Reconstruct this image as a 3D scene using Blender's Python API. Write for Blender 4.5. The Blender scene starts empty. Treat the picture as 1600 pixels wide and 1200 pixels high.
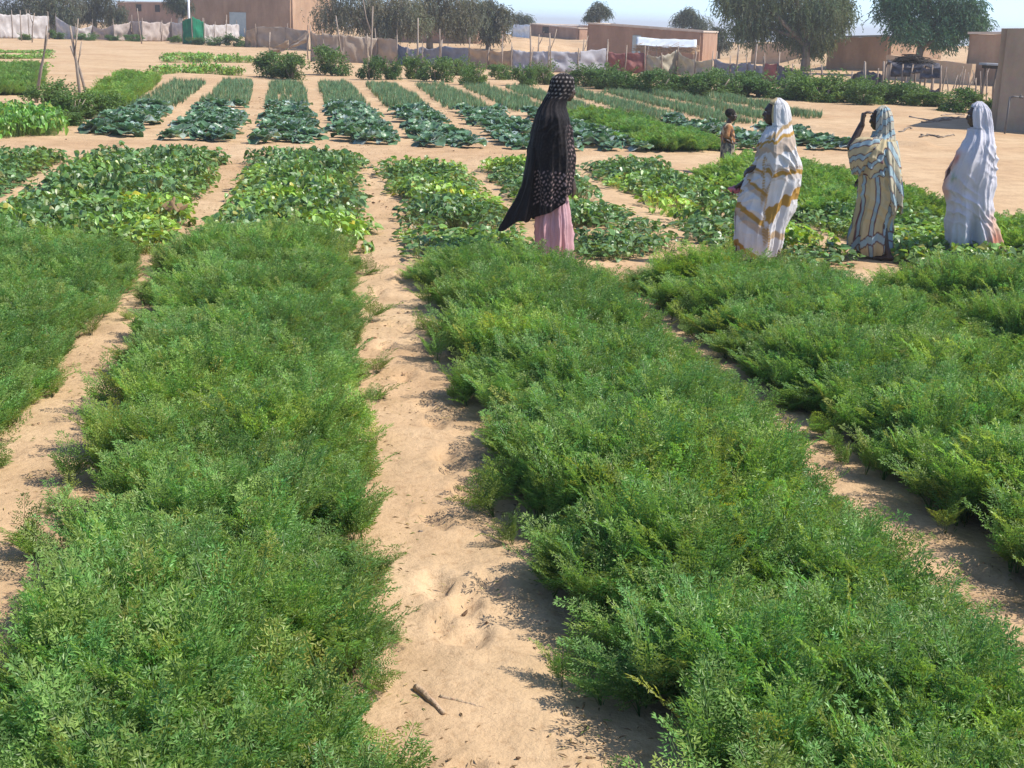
import bpy, math, random
import numpy as np
from mathutils import Matrix, Vector

# ---------------------------------------------------------------- camera, sky, sun, exposure
SC = bpy.context.scene
COL = SC.collection
R_ = math.radians

FPX, EYE = 2200.0, 2.15                       # focal length in photo pixels, eye height (m)
PITCH, ROLL = math.atan(565 / FPX), R_(1.8)
cF = np.array([0, math.cos(PITCH), -math.sin(PITCH)])
_r0 = np.array([1.0, 0, 0]); _u0 = np.array([0, math.sin(PITCH), math.cos(PITCH)])
cR = math.cos(ROLL) * _r0 + math.sin(ROLL) * _u0
cU = -math.sin(ROLL) * _r0 + math.cos(ROLL) * _u0
cam_d = bpy.data.cameras.new('camera'); cam = bpy.data.objects.new('camera', cam_d); COL.objects.link(cam)
cam_d.sensor_fit = 'HORIZONTAL'; cam_d.sensor_width = 36; cam_d.lens = FPX * 36 / 1600
cam_d.clip_start = 0.05; cam_d.clip_end = 9000
M4 = Matrix.Identity(4)
for i in range(3):
    M4[i][0] = cR[i]; M4[i][1] = cU[i]; M4[i][2] = -cF[i]
M4[2][3] = EYE
cam.matrix_world = M4
SC.camera = cam

KY = FPX / 1700.0                             # plan distances below were first paced out for a 1700 px lens
SUN_AZ, SUN_EL = R_(97), R_(50)               # azimuth clockwise from +Y (view direction), so the sun stands to the right
world = bpy.data.worlds.new('World'); SC.world = world; world.use_nodes = True
wn = world.node_tree; wn.nodes.clear()
sky = wn.nodes.new('ShaderNodeTexSky'); sky.sky_type = 'NISHITA'; sky.sun_disc = False
sky.sun_elevation = SUN_EL; sky.sun_rotation = SUN_AZ
sky.air_density = 0.55; sky.dust_density = 0.35; sky.ozone_density = 4.0
bg = wn.nodes.new('ShaderNodeBackground'); bg.inputs['Strength'].default_value = 0.14
wo = wn.nodes.new('ShaderNodeOutputWorld')
LEVEL = R_(0.93)                               # the garden lies on a slope that rises this much away from the camera
wtc = wn.nodes.new('ShaderNodeTexCoord'); wmp = wn.nodes.new('ShaderNodeMapping'); wmp.inputs['Rotation'].default_value = (LEVEL, 0, 0)
wn.links.new(wtc.outputs['Generated'], wmp.inputs[0]); wn.links.new(wmp.outputs[0], sky.inputs[0])
wn.links.new(sky.outputs[0], bg.inputs[0]); wn.links.new(bg.outputs[0], wo.inputs[0])
sun_d = bpy.data.lights.new('sun', 'SUN'); sun_d.energy = 3.4; sun_d.angle = R_(0.5); sun_d.color = (1.0, 0.94, 0.84)
sun = bpy.data.objects.new('sun', sun_d); COL.objects.link(sun)
SUN_DIR = Vector((math.sin(SUN_AZ) * math.cos(SUN_EL), math.cos(SUN_AZ) * math.cos(SUN_EL), math.sin(SUN_EL)))
sun.rotation_euler = SUN_DIR.to_track_quat('Z', 'Y').to_euler(); sun.location = (30, 5, 40)
vs = SC.view_settings
vs.view_transform = 'Standard'; vs.look = 'None'; vs.gamma = 1.0; vs.use_curve_mapping = False; vs.exposure = 1.0
SC.render.engine = 'CYCLES'
cy = SC.cycles
cy.max_bounces = 6; cy.diffuse_bounces = 4; cy.glossy_bounces = 2; cy.transmission_bounces = 4; cy.transparent_max_bounces = 6
cy.use_denoising = True
try:
    cy.denoiser = 'OPENIMAGEDENOISE'; cy.denoising_input_passes = 'RGB_ALBEDO_NORMAL'
except Exception:
    pass

# ---------------------------------------------------------------- measuring helpers (photo pixel -> place in the world)
CAM = np.array([0, 0, EYE])
def ray(px, py):
    d = cF + cR * ((px - 800) / FPX) + cU * ((600 - py) / FPX)
    return d / np.linalg.norm(d)
def G(px, py, z=0.0):
    d = ray(px, py); return CAM + d * ((z - EYE) / d[2])
def at(px, py, Y):
    d = ray(px, py); return CAM + d * (Y * KY / d[1])
ROW = np.array([-0.1694, 0.98555])            # direction of the planted rows
def ST(s, t):                                 # s across the rows (to the right), t along them
    return np.array([s * ROW[1] + t * ROW[0], KY * (-s * ROW[0] + t * ROW[1])])

# ---------------------------------------------------------------- noise
_pr = np.random.RandomState(7)
_perm = _pr.permutation(4096); _val = _pr.rand(4096) * 2 - 1
def vnoise(x, y, seed=0):
    x = np.asarray(x, float); y = np.asarray(y, float)
    xi = np.floor(x).astype(np.int64); yi = np.floor(y).astype(np.int64)
    fx = x - xi; fy = y - yi
    fx = fx * fx * (3 - 2 * fx); fy = fy * fy * (3 - 2 * fy)
    def h(a, b): return _val[_perm[(_perm[(a + seed * 131) & 4095] + b * 57 + seed) & 4095]]
    return (h(xi, yi) * (1 - fx) + h(xi + 1, yi) * fx) * (1 - fy) + (h(xi, yi + 1) * (1 - fx) + h(xi + 1, yi + 1) * fx) * fy
def fbm(x, y, o=4, seed=0):
    r = 0; a = 1.0; t = 0
    for k in range(o):
        r = r + a * vnoise(np.asarray(x) * 2 ** k + 17.3 * k, np.asarray(y) * 2 ** k + 9.1 * k, seed + k); t += a; a *= 0.5
    return r / t
def sstep(a, b, x):
    t = np.clip((x - a) / (b - a), 0, 1); return t * t * (3 - 2 * t)

def terrain(x, y):
    x = np.asarray(x, float); y = np.asarray(y, float) / KY
    y0 = np.interp(x, [-60, -35, -12, 0, 4, 15, 18, 24, 40], [98, 95, 70, 64, 80, 80, 60, 52, 48])
    z = sstep(y0, y0 + 26, y) * (0.85 + 0.45 * fbm(x / 14, y / 14, 2, 3))
    z = z - np.maximum(0, y - 118) * 0.0212 * sstep(118, 150, y)
    z = z + sstep(60, 90, y) * 0.10 * fbm(x / 3.5, y / 3.5, 2, 5)
    z = z + 0.035 * fbm(x / 1.6, y / 1.6, 2, 11) * sstep(17, 21, y) * (1 - sstep(600, 900, y))
    return z
def T1(x, y): return float(terrain(x, y))

# ---------------------------------------------------------------- mesh helpers
def set_mesh(me, V, F, cols=None, smooth=False):
    V = np.asarray(V, np.float32); F = np.asarray(F, np.int32); n, k = F.shape
    me.vertices.add(len(V)); me.vertices.foreach_set('co', V.ravel())
    me.loops.add(n * k); me.loops.foreach_set('vertex_index', F.ravel())
    me.polygons.add(n); me.polygons.foreach_set('loop_start', np.arange(0, n * k, k, dtype=np.int32))
    me.polygons.foreach_set('use_smooth', np.full(n, smooth))
    if cols is not None:
        a = me.color_attributes.new('col', 'FLOAT_COLOR', 'POINT')
        c = np.ones((len(V), 4), np.float32); c[:, :3] = cols; a.data.foreach_set('color', c.ravel())
    me.update(calc_edges=True); me.validate()
    return me
def link(name, me, mat=None, parent=None):
    o = bpy.data.objects.new(name, me); COL.objects.link(o)
    if mat is not None and not me.materials: me.materials.append(mat)
    if parent is not None: o.parent = parent
    return o
def empty(name, loc=(0, 0, 0), rz=0.0):
    o = bpy.data.objects.new(name, None); COL.objects.link(o); o.location = loc; o.rotation_euler = (0, 0, rz); o.empty_display_size = 0.1
    return o
def tag(o, label=None, cat=None, group=None, kind=None):
    if label: o['label'] = label
    if cat: o['category'] = cat
    if group: o['group'] = group
    if kind: o['kind'] = kind
    return o
def copy_tree(o, parent=None):
    c = o.copy(); COL.objects.link(c); c.parent = parent
    for ch in list(o.children): copy_tree(ch, c)
    return c

class MB:
    """collects simple shapes into one mesh"""
    def __init__(s): s.v = []; s.f = []
    def add(s, V, F):
        b = len(s.v); s.v.extend([tuple(map(float, p)) for p in V]); s.f.extend([tuple(i + b for i in f) for f in F])
    def box(s, a, b):
        x0, y0, z0 = a; x1, y1, z1 = b
        s.add([(x0, y0, z0), (x1, y0, z0), (x1, y1, z0), (x0, y1, z0), (x0, y0, z1), (x1, y0, z1), (x1, y1, z1), (x0, y1, z1)],
              [(0, 3, 2, 1), (4, 5, 6, 7), (0, 1, 5, 4), (1, 2, 6, 5), (2, 3, 7, 6), (3, 0, 4, 7)])
    def tube(s, pts, rad, n=8, flat=None):
        pts = [np.array(p, float) for p in pts]; V = []; F = []
        up = np.array([0.13, 0.31, 0.94])
        for i, p in enumerate(pts):
            d = pts[min(i + 1, len(pts) - 1)] - pts[max(i - 1, 0)]; d = d / (np.linalg.norm(d) + 1e-9)
            a = np.cross(d, up if abs(d @ up) < 0.95 else np.array([1.0, 0, 0])); a /= np.linalg.norm(a); b = np.cross(d, a)
            r = rad[i] if hasattr(rad, '__len__') else rad
            for k in range(n):
                t = 2 * math.pi * k / n; V.append(p + r * (math.cos(t) * a + math.sin(t) * b))
        for i in range(len(pts) - 1):
            for k in range(n):
                k2 = (k + 1) % n; F.append((i * n + k, i * n + k2, (i + 1) * n + k2, (i + 1) * n + k))
        F.append(tuple(range(n - 1, -1, -1))); F.append(tuple((len(pts) - 1) * n + k for k in range(n)))
        s.add(V, F)
    def capsule(s, p, q, r1, r2, n=12):
        p = np.array(p, float); q = np.array(q, float); d = q - p; L = np.linalg.norm(d) + 1e-9; d = d / L
        pts = []; rad = []
        for t in (85, 60, 30): pts.append(p - d * r1 * math.sin(R_(t))); rad.append(r1 * math.cos(R_(t)))
        for k in range(5): pts.append(p + (q - p) * k / 4); rad.append(r1 + (r2 - r1) * k / 4)
        for t in (30, 60, 85): pts.append(q + d * r2 * math.sin(R_(t))); rad.append(r2 * math.cos(R_(t)))
        s.tube(pts, rad, n)
    def ell(s, c, r, n=16, m=10, rot=None):
        V = []; F = []; c = np.array(c, float)
        for i in range(m + 1):
            a = math.pi * (0.02 + 0.96 * i / m)
            for k in range(n):
                t = 2 * math.pi * k / n
                p = np.array([r[0] * math.sin(a) * math.cos(t), r[1] * math.sin(a) * math.sin(t), r[2] * math.cos(a)])
                if rot is not None: p = rot @ p
                V.append(c + p)
        for i in range(m):
            for k in range(n):
                k2 = (k + 1) % n; F.append((i * n + k, (i + 1) * n + k, (i + 1) * n + k2, i * n + k2))
        F.append(tuple(range(n))); F.append(tuple(m * n + k for k in range(n - 1, -1, -1)))
        s.add(V, F)
    def mesh(s, name, smooth=True):
        me = bpy.data.meshes.new(name); me.from_pydata(s.v, [], s.f); me.update()
        if smooth: me.polygons.foreach_set('use_smooth', np.ones(len(me.polygons), bool))
        return me
    def build(s, name, mat, parent=None, smooth=True): return link(name, s.mesh(name, smooth), mat, parent)

def grid_faces(nu, nv):
    i = np.arange(nv - 1)[:, None] * nu + np.arange(nu - 1)[None, :]
    return np.stack([i, i + 1, i + nu + 1, i + nu], -1).reshape(-1, 4)

def leaves(P, D, N, L, W, fold=0.25, curl=0.2):
    """diamond leaves, folded along the midrib: base P, direction D, normal hint N"""
    D = D / (np.linalg.norm(D, axis=1, keepdims=True) + 1e-9)
    S = np.cross(D, N); S /= (np.linalg.norm(S, axis=1, keepdims=True) + 1e-9)
    U = np.cross(S, D)
    L = np.broadcast_to(np.asarray(L, float), (len(P),))[:, None]; W = np.broadcast_to(np.asarray(W, float), (len(P),))[:, None]
    m = P + D * L * 0.45
    V = np.stack([P, m + S * W * 0.5 + U * W * fold, P + D * L - U * L * curl, m - S * W * 0.5 + U * W * fold], 1)
    F = np.arange(len(P) * 4).reshape(-1, 4)
    return V.reshape(-1, 3), F

# ---------------------------------------------------------------- materials
def new_mat(name):
    m = bpy.data.materials.new(name); m.use_nodes = True; nt = m.node_tree; nt.nodes.clear()
    out = nt.nodes.new('ShaderNodeOutputMaterial'); return m, nt, out
def nd(nt, kind, **kw):
    n = nt.nodes.new(kind)
    for k, v in kw.items():
        if k in n.inputs: n.inputs[k].default_value = v
        else: setattr(n, k, v)
    return n
def mixc(nt, a, b, fac, mode='MIX'):
    n = nt.nodes.new('ShaderNodeMix'); n.data_type = 'RGBA'; n.blend_type = mode
    for sock, v in ((n.inputs[0], fac), (n.inputs[6], a), (n.inputs[7], b)):
        if hasattr(v, 'links') or isinstance(v, bpy.types.NodeSocket): nt.links.new(v, sock)
        else: sock.default_value = v if not isinstance(v, tuple) or len(v) == 4 else (*v, 1)
    return n.outputs[2]
def ramp(nt, src, stops):
    r = nt.nodes.new('ShaderNodeValToRGB'); nt.links.new(src, r.inputs[0])
    e = r.color_ramp.elements
    while len(e) < len(stops): e.new(0.5)
    for k, (p, c) in enumerate(stops): e[k].position = p; e[k].color = (*c, 1) if len(c) == 3 else c
    return r.outputs[0]

def leaf_mat(name, trans=0.35, rough=0.42, spec=0.5, inst=True, objrand=None, wax=None):
    m, nt, out = new_mat(name); L = nt.links
    a = nd(nt, 'ShaderNodeAttribute', attribute_type='GEOMETRY', attribute_name='col')
    c = a.outputs['Color']
    if inst:
        b = nd(nt, 'ShaderNodeAttribute', attribute_type='INSTANCER', attribute_name='tint')
        c = mixc(nt, c, b.outputs['Color'], 1.0, 'MULTIPLY')
    if objrand:
        oi = nd(nt, 'ShaderNodeObjectInfo'); t = ramp(nt, oi.outputs['Random'], objrand)
        c = mixc(nt, c, t, 1.0, 'MULTIPLY')
    p = nd(nt, 'ShaderNodeBsdfPrincipled', Roughness=rough); p.inputs['Specular IOR Level'].default_value = spec
    L.new(c, p.inputs['Base Color'])
    if wax:
        p.inputs['Sheen Weight'].default_value = wax; p.inputs['Sheen Roughness'].default_value = 0.5
    tr = nd(nt, 'ShaderNodeBsdfTranslucent')
    ty = mixc(nt, c, (1.3, 1.25, 0.5, 1), 1.0, 'MULTIPLY'); L.new(ty, tr.inputs[0])
    mx = nd(nt, 'ShaderNodeMixShader', Fac=trans) if False else nt.nodes.new('ShaderNodeMixShader')
    mx.inputs[0].default_value = trans
    L.new(p.outputs[0], mx.inputs[1]); L.new(tr.outputs[0], mx.inputs[2]); L.new(mx.outputs[0], out.inputs[0])
    return m

def surf_mat(name, c1, c2, scale=4.0, rough=0.9, bump=0.3, bscale=30.0, streak=None, spec=0.2, detail=6):
    """two-tone uneven surface (mud plaster, wood, sheet) with fine relief"""
    m, nt, out = new_mat(name); L = nt.links
    tc = nd(nt, 'ShaderNodeTexCoord'); mp = nd(nt, 'ShaderNodeMapping')
    L.new(tc.outputs['Object'], mp.inputs[0])
    if streak: mp.inputs['Scale'].default_value = streak
    n1 = nd(nt, 'ShaderNodeTexNoise', Scale=scale, Detail=detail, Roughness=0.6); L.new(mp.outputs[0], n1.inputs['Vector'])
    c = ramp(nt, n1.outputs[0], [(0.32, c1), (0.68, c2)])
    n2 = nd(nt, 'ShaderNodeTexNoise', Scale=bscale, Detail=4.0); L.new(tc.outputs['Object'], n2.inputs['Vector'])
    c = mixc(nt, c, n2.outputs[1], 0.12, 'OVERLAY')
    bp = nd(nt, 'ShaderNodeBump', Strength=bump, Distance=0.02); L.new(n2.outputs[0], bp.inputs['Height'])
    p = nd(nt, 'ShaderNodeBsdfPrincipled', Roughness=rough); p.inputs['Specular IOR Level'].default_value = spec
    L.new(c, p.inputs['Base Color']); L.new(bp.outputs[0], p.inputs['Normal']); L.new(p.outputs[0], out.inputs[0])
    return m

def cloth_mat(name, c1=None, c2=None, trans=0.2, vcol=False, rough=0.85, weave=350.0, bump=0.15, big=3.0):
    m, nt, out = new_mat(name); L = nt.links
    tc = nd(nt, 'ShaderNodeTexCoord')
    if vcol:
        c = nd(nt, 'ShaderNodeAttribute', attribute_type='GEOMETRY', attribute_name='col').outputs['Color']
        n1 = nd(nt, 'ShaderNodeTexNoise', Scale=big, Detail=5.0); L.new(tc.outputs['Object'], n1.inputs['Vector'])
        v = ramp(nt, n1.outputs[0], [(0.25, (0.86, 0.85, 0.84)), (0.7, (1, 1, 1))])
        c = mixc(nt, c, v, 1.0, 'MULTIPLY')
    else:
        n1 = nd(nt, 'ShaderNodeTexNoise', Scale=big, Detail=6.0); L.new(tc.outputs['Object'], n1.inputs['Vector'])
        c = ramp(nt, n1.outputs[0], [(0.3, c1), (0.7, c2)])
    n2 = nd(nt, 'ShaderNodeTexNoise', Scale=weave, Detail=2.0); L.new(tc.outputs['Object'], n2.inputs['Vector'])
    n3 = nd(nt, 'ShaderNodeTexNoise', Scale=14.0, Detail=4.0); L.new(tc.outputs['Object'], n3.inputs['Vector'])
    ad = nd(nt, 'ShaderNodeMath', operation='ADD'); L.new(n2.outputs[0], ad.inputs[0]); L.new(n3.outputs[0], ad.inputs[1])
    bp = nd(nt, 'ShaderNodeBump', Strength=bump, Distance=0.012); L.new(ad.outputs[0], bp.inputs['Height'])
    p = nd(nt, 'ShaderNodeBsdfPrincipled', Roughness=rough); p.inputs['Specular IOR Level'].default_value = 0.15
    p.inputs['Sheen Weight'].default_value = 0.08
    L.new(c, p.inputs['Base Color']); L.new(bp.outputs[0], p.inputs['Normal'])
    tr = nd(nt, 'ShaderNodeBsdfTranslucent'); L.new(c, tr.inputs[0]); L.new(bp.outputs[0], tr.inputs['Normal'])
    mx = nt.nodes.new('ShaderNodeMixShader'); mx.inputs[0].default_value = trans
    L.new(p.outputs[0], mx.inputs[1]); L.new(tr.outputs[0], mx.inputs[2]); L.new(mx.outputs[0], out.inputs[0])
    return m

def sand_mat():
    m, nt, out = new_mat('sand'); L = nt.links
    g = nd(nt, 'ShaderNodeNewGeometry'); P = g.outputs['Position']
    def noise(sc, det=5.0, rg=0.55):
        n = nd(nt, 'ShaderNodeTexNoise', Scale=sc, Detail=det, Roughness=rg); L.new(P, n.inputs['Vector']); return n.outputs[0]
    big = noise(0.35, 4.0); mid = noise(2.6, 6.0); fine = noise(22.0, 6.0, 0.65); grit = noise(140.0, 3.0)
    c = ramp(nt, mid, [(0.30, (0.43, 0.30, 0.175)), (0.55, (0.535, 0.38, 0.228)), (0.8, (0.585, 0.428, 0.265))])
    c2 = ramp(nt, big, [(0.35, (0.86, 0.80, 0.76)), (0.6, (1, 1, 1))])
    c = mixc(nt, c, c2, 1.0, 'MULTIPLY')
    c3 = ramp(nt, fine, [(0.30, (0.74, 0.68, 0.63)), (0.48, (1, 1, 1)), (0.75, (1.06, 1.05, 1.03))])
    c = mixc(nt, c, c3, 0.75, 'MULTIPLY')
    c4 = ramp(nt, grit, [(0.30, (0.6, 0.55, 0.5)), (0.45, (1, 1, 1))])
    c = mixc(nt, c, c4, 0.35, 'MULTIPLY')
    ad = nd(nt, 'ShaderNodeMath', operation='MULTIPLY_ADD'); L.new(grit, ad.inputs[0]); ad.inputs[1].default_value = 0.10; L.new(fine, ad.inputs[2])
    bp = nd(nt, 'ShaderNodeBump', Strength=0.5, Distance=0.03); L.new(ad.outputs[0], bp.inputs['Height'])
    p = nd(nt, 'ShaderNodeBsdfPrincipled', Roughness=0.95); p.inputs['Specular IOR Level'].default_value = 0.1
    L.new(c, p.inputs['Base Color']); L.new(bp.outputs[0], p.inputs['Normal']); L.new(p.outputs[0], out.inputs[0])
    return m

MAT_SAND = sand_mat()
MAT_CARROT = leaf_mat('carrot_leaf', trans=0.44, rough=0.45, spec=0.45)
MAT_BROAD = leaf_mat('broad_leaf', trans=0.30, rough=0.40, spec=0.6)
MAT_ONION = leaf_mat('onion_blade', trans=0.2, rough=0.45, spec=0.5)
MAT_CABBAGE = leaf_mat('cabbage_leaf', trans=0.18, rough=0.42, spec=0.7, inst=False, wax=0.25,
                       objrand=[(0, (0.75, 0.85, 0.8)), (0.5, (1, 1, 1)), (1, (1.15, 1.1, 0.95))])
MAT_BUSH = leaf_mat('bush_leaf', trans=0.3, rough=0.5, spec=0.4, inst=False,
                    objrand=[(0, (0.7, 0.78, 0.75)), (0.5, (1, 1, 1)), (1, (1.25, 1.15, 0.9))])
MAT_TREE = leaf_mat('tree_leaf', trans=0.25, rough=0.55, spec=0.3, inst=False)
MAT_BARK = surf_mat('bark', (0.13, 0.10, 0.075), (0.30, 0.25, 0.20), 6.0, 0.95, 0.6, 25.0, streak=(1, 1, 0.25))
MAT_WOOD = surf_mat('weathered_wood', (0.20, 0.15, 0.115), (0.38, 0.31, 0.25), 9.0, 0.9, 0.5, 60.0, streak=(1, 1, 0.2))
MAT_DRYWOOD = surf_mat('dry_stick', (0.34, 0.23, 0.14), (0.52, 0.38, 0.25), 14.0, 0.9, 0.5, 90.0)

# ---------------------------------------------------------------- ground: one sheet out to the horizon
def bed_mask(x, y, beds, soft=0.12):
    y = y / KY
    s = x * ROW[1] - y * ROW[0]; t = x * ROW[0] + y * ROW[1]; m = np.zeros_like(s)
    for (s0, s1, t0, t1) in beds:
        m = np.maximum(m, sstep(s0 - soft, s0 + soft, s) * (1 - sstep(s1 - soft, s1 + soft, s)) * sstep(t0 - soft, t0 + soft, t) * (1 - sstep(t1 - soft, t1 + soft, t)))
    return m
# beds: (s0, s1, t0, t1)
CARROT = [(-3.9, -1.66, 1.2, 10.0), (-1.0, 0.08, 1.2, 10.2), (0.86, 2.22, 1.2, 9.7), (2.80, 4.26, 1.2, 9.0), (4.5, 6.5, 1.2, 8.5)]
SLANT = [0, 0, 1.15, .45, 0]                   # how much sooner the right side of a bed ends
TAPER = [(0, -.02), (-.42, .15), (-.14, .06), (-.34, -.04), (-.1, 0)]
POTATO = [(-6.8, -3.85, 10.4, 16.9), (-3.3, -1.62, 10.2, 17.0), (-1.05, 0.32, 10.2, 16.9), (0.80, 1.82, 10.0, 16.2), (2.35, 3.3, 10.0, 16.2), (3.85, 5.0, 9.6, 16.6), (5.4, 6.9, 9.05, 15.6)]
_rg = np.random.RandomState(5)
rows = [np.linspace(-9, 1.3, 40)]
y = 1.3; r2 = []
while y < 3000:
    y += max(0.022, 0.0085 * y) if y < 40 else 0.03 * y
    r2.append(y)
YY = np.concatenate([rows[0], np.array(r2)])
kk = np.linspace(-1, 1, 381); kk = np.sign(kk) * (0.55 * np.abs(kk) + 0.45 * np.abs(kk) ** 2.2)
XX = kk[None, :] * (np.abs(YY)[:, None] * 0.75 + 7.0)
YG = np.repeat(YY[:, None], len(kk), 1)
ZZ = terrain(XX, YG)
near = 1 - sstep(22, 40, YG)
pathm = bed_mask(XX, YG, CARROT + POTATO)
ZZ = ZZ + near * (0.020 * fbm(XX / 0.55, YG / 0.55, 3, 21) + 0.012 * fbm(XX / 0.16, YG / 0.16, 3, 31)) - 0.02 * pathm * near
for _ in range(150):                                   # footprints in the walking paths
    s = _rg.choice([0.52, -1.72, 2.5, 0.5, 0.5]) + _rg.uniform(-.16, .16); t = _rg.uniform(2.2, 17)
    if _rg.rand() < 0.35: s = _rg.uniform(-5, 8); t = _rg.uniform(17.4, 19)
    cx, cy_ = ST(s, t); a = math.atan2(ROW[0], ROW[1]) + _rg.uniform(-.4, .4)
    sel = (np.abs(XX - cx) < 0.35) & (np.abs(YG - cy_) < 0.35)
    dx = XX[sel] - cx; dy = YG[sel] - cy_
    u = dx * math.cos(a) - dy * math.sin(a); v = dx * math.sin(a) + dy * math.cos(a)
    q = (u / 0.055) ** 2 + (v / 0.14) ** 2
    ZZ[sel] += -0.032 * np.exp(-q ** 2) + 0.014 * np.exp(-((np.sqrt(q) - 1.35) / 0.3) ** 2)
# eroded little bank of sand on the right and mounds along the horizontal beds on the left
def ridge(p, q, w, h):
    p = np.array(p[:2]); q = np.array(q[:2]); d = q - p; L = np.linalg.norm(d); d = d / L
    u = (XX - p[0]) * d[0] + (YG - p[1]) * d[1]; v = -(XX - p[0]) * d[1] + (YG - p[1]) * d[0]
    v = v + 0.3 * w * fbm(u / 0.5, u * 0 + 3, 3, 41)
    return h * np.exp(-(v / w) ** 2) * sstep(-0.3, 0.5, u) * (1 - sstep(L - 0.5, L + 0.3, u)) * (0.8 + 0.5 * fbm(u / .7, v * 0, 2, 43))
ZZ += ridge(G(1235, 193), G(1460, 233), 0.22, 0.13)
ZZ += ridge(G(228, 119), G(385, 121), 0.6, 0.22)
ZZ += ridge(G(235, 103), G(395, 103), 0.5, 0.10)
ZZ += ridge(G(400, 128), G(560, 131), 0.5, 0.16) + ridge(G(560, 131), G(760, 138), 0.5, 0.14)
me = bpy.data.meshes.new('ground')
set_mesh(me, np.stack([XX, YG, ZZ], -1).reshape(-1, 3), grid_faces(len(kk), len(YY)), smooth=True)
tag(link('ground', me, MAT_SAND), 'pale orange desert sand of the garden and dunes', kind='structure')
def Z0(x, y): return T1(x, y)

# ---------------------------------------------------------------- instanced planting (uncountable foliage)
def make_group(name, protos):
    g = bpy.data.node_groups.new(name, 'GeometryNodeTree')
    g.interface.new_socket('Geometry', in_out='INPUT', socket_type='NodeSocketGeometry')
    g.interface.new_socket('Geometry', in_out='OUTPUT', socket_type='NodeSocketGeometry')
    gi = g.nodes.new('NodeGroupInput'); go = g.nodes.new('NodeGroupOutput')
    join = g.nodes.new('GeometryNodeJoinGeometry')
    for o in reversed(protos):
        oi = g.nodes.new('GeometryNodeObjectInfo'); oi.inputs['Object'].default_value = o
        ti = g.nodes.new('GeometryNodeGeometryToInstance')
        g.links.new(oi.outputs['Geometry'], ti.inputs[0]); g.links.new(ti.outputs[0], join.inputs[0])
    iop = g.nodes.new('GeometryNodeInstanceOnPoints'); iop.inputs['Pick Instance'].default_value = True
    g.links.new(gi.outputs[0], iop.inputs['Points']); g.links.new(join.outputs[0], iop.inputs['Instance'])
    for nm, typ, sock in (('idx', 'INT', 'Instance Index'), ('rot', 'FLOAT_VECTOR', 'Rotation'), ('scl', 'FLOAT_VECTOR', 'Scale')):
        na = g.nodes.new('GeometryNodeInputNamedAttribute'); na.data_type = typ; na.inputs['Name'].default_value = nm
        g.links.new(na.outputs['Attribute'], iop.inputs[sock])
    g.links.new(iop.outputs[0], go.inputs[0])
    return g
def proto(name, V, F, cols, mat):
    me = bpy.data.meshes.new(name); set_mesh(me, V, F, cols); me.materials.append(mat)
    return bpy.data.objects.new(name, me)          # never linked to the scene: only a source for the planting
def scatter(name, group, n_proto, P, rz, tilt, scl, tint, label, cat=None, grp=None, seed=0):
    r = np.random.RandomState(seed); n = len(P)
    me = bpy.data.meshes.new(name); me.vertices.add(n); me.vertices.foreach_set('co', np.asarray(P, np.float32).ravel())
    def attr(nm, typ, dat, key='value'):
        a = me.attributes.new(nm, typ, 'POINT'); a.data.foreach_set(key, np.ascontiguousarray(dat).ravel())
    attr('idx', 'INT', r.randint(0, n_proto, n).astype(np.int32))
    attr('rot', 'FLOAT_VECTOR', np.stack([tilt[:, 0], tilt[:, 1], rz], 1).astype(np.float32), 'vector')
    attr('scl', 'FLOAT_VECTOR', np.asarray(scl, np.float32), 'vector')
    c = np.ones((n, 4), np.float32); c[:, :3] = tint; attr('tint', 'FLOAT_COLOR', c, 'color')
    me.update()
    o = link(name, me); md = o.modifiers.new('planting', 'NODES'); md.node_group = group
    return tag(o, label, cat, grp, 'stuff')

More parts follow.
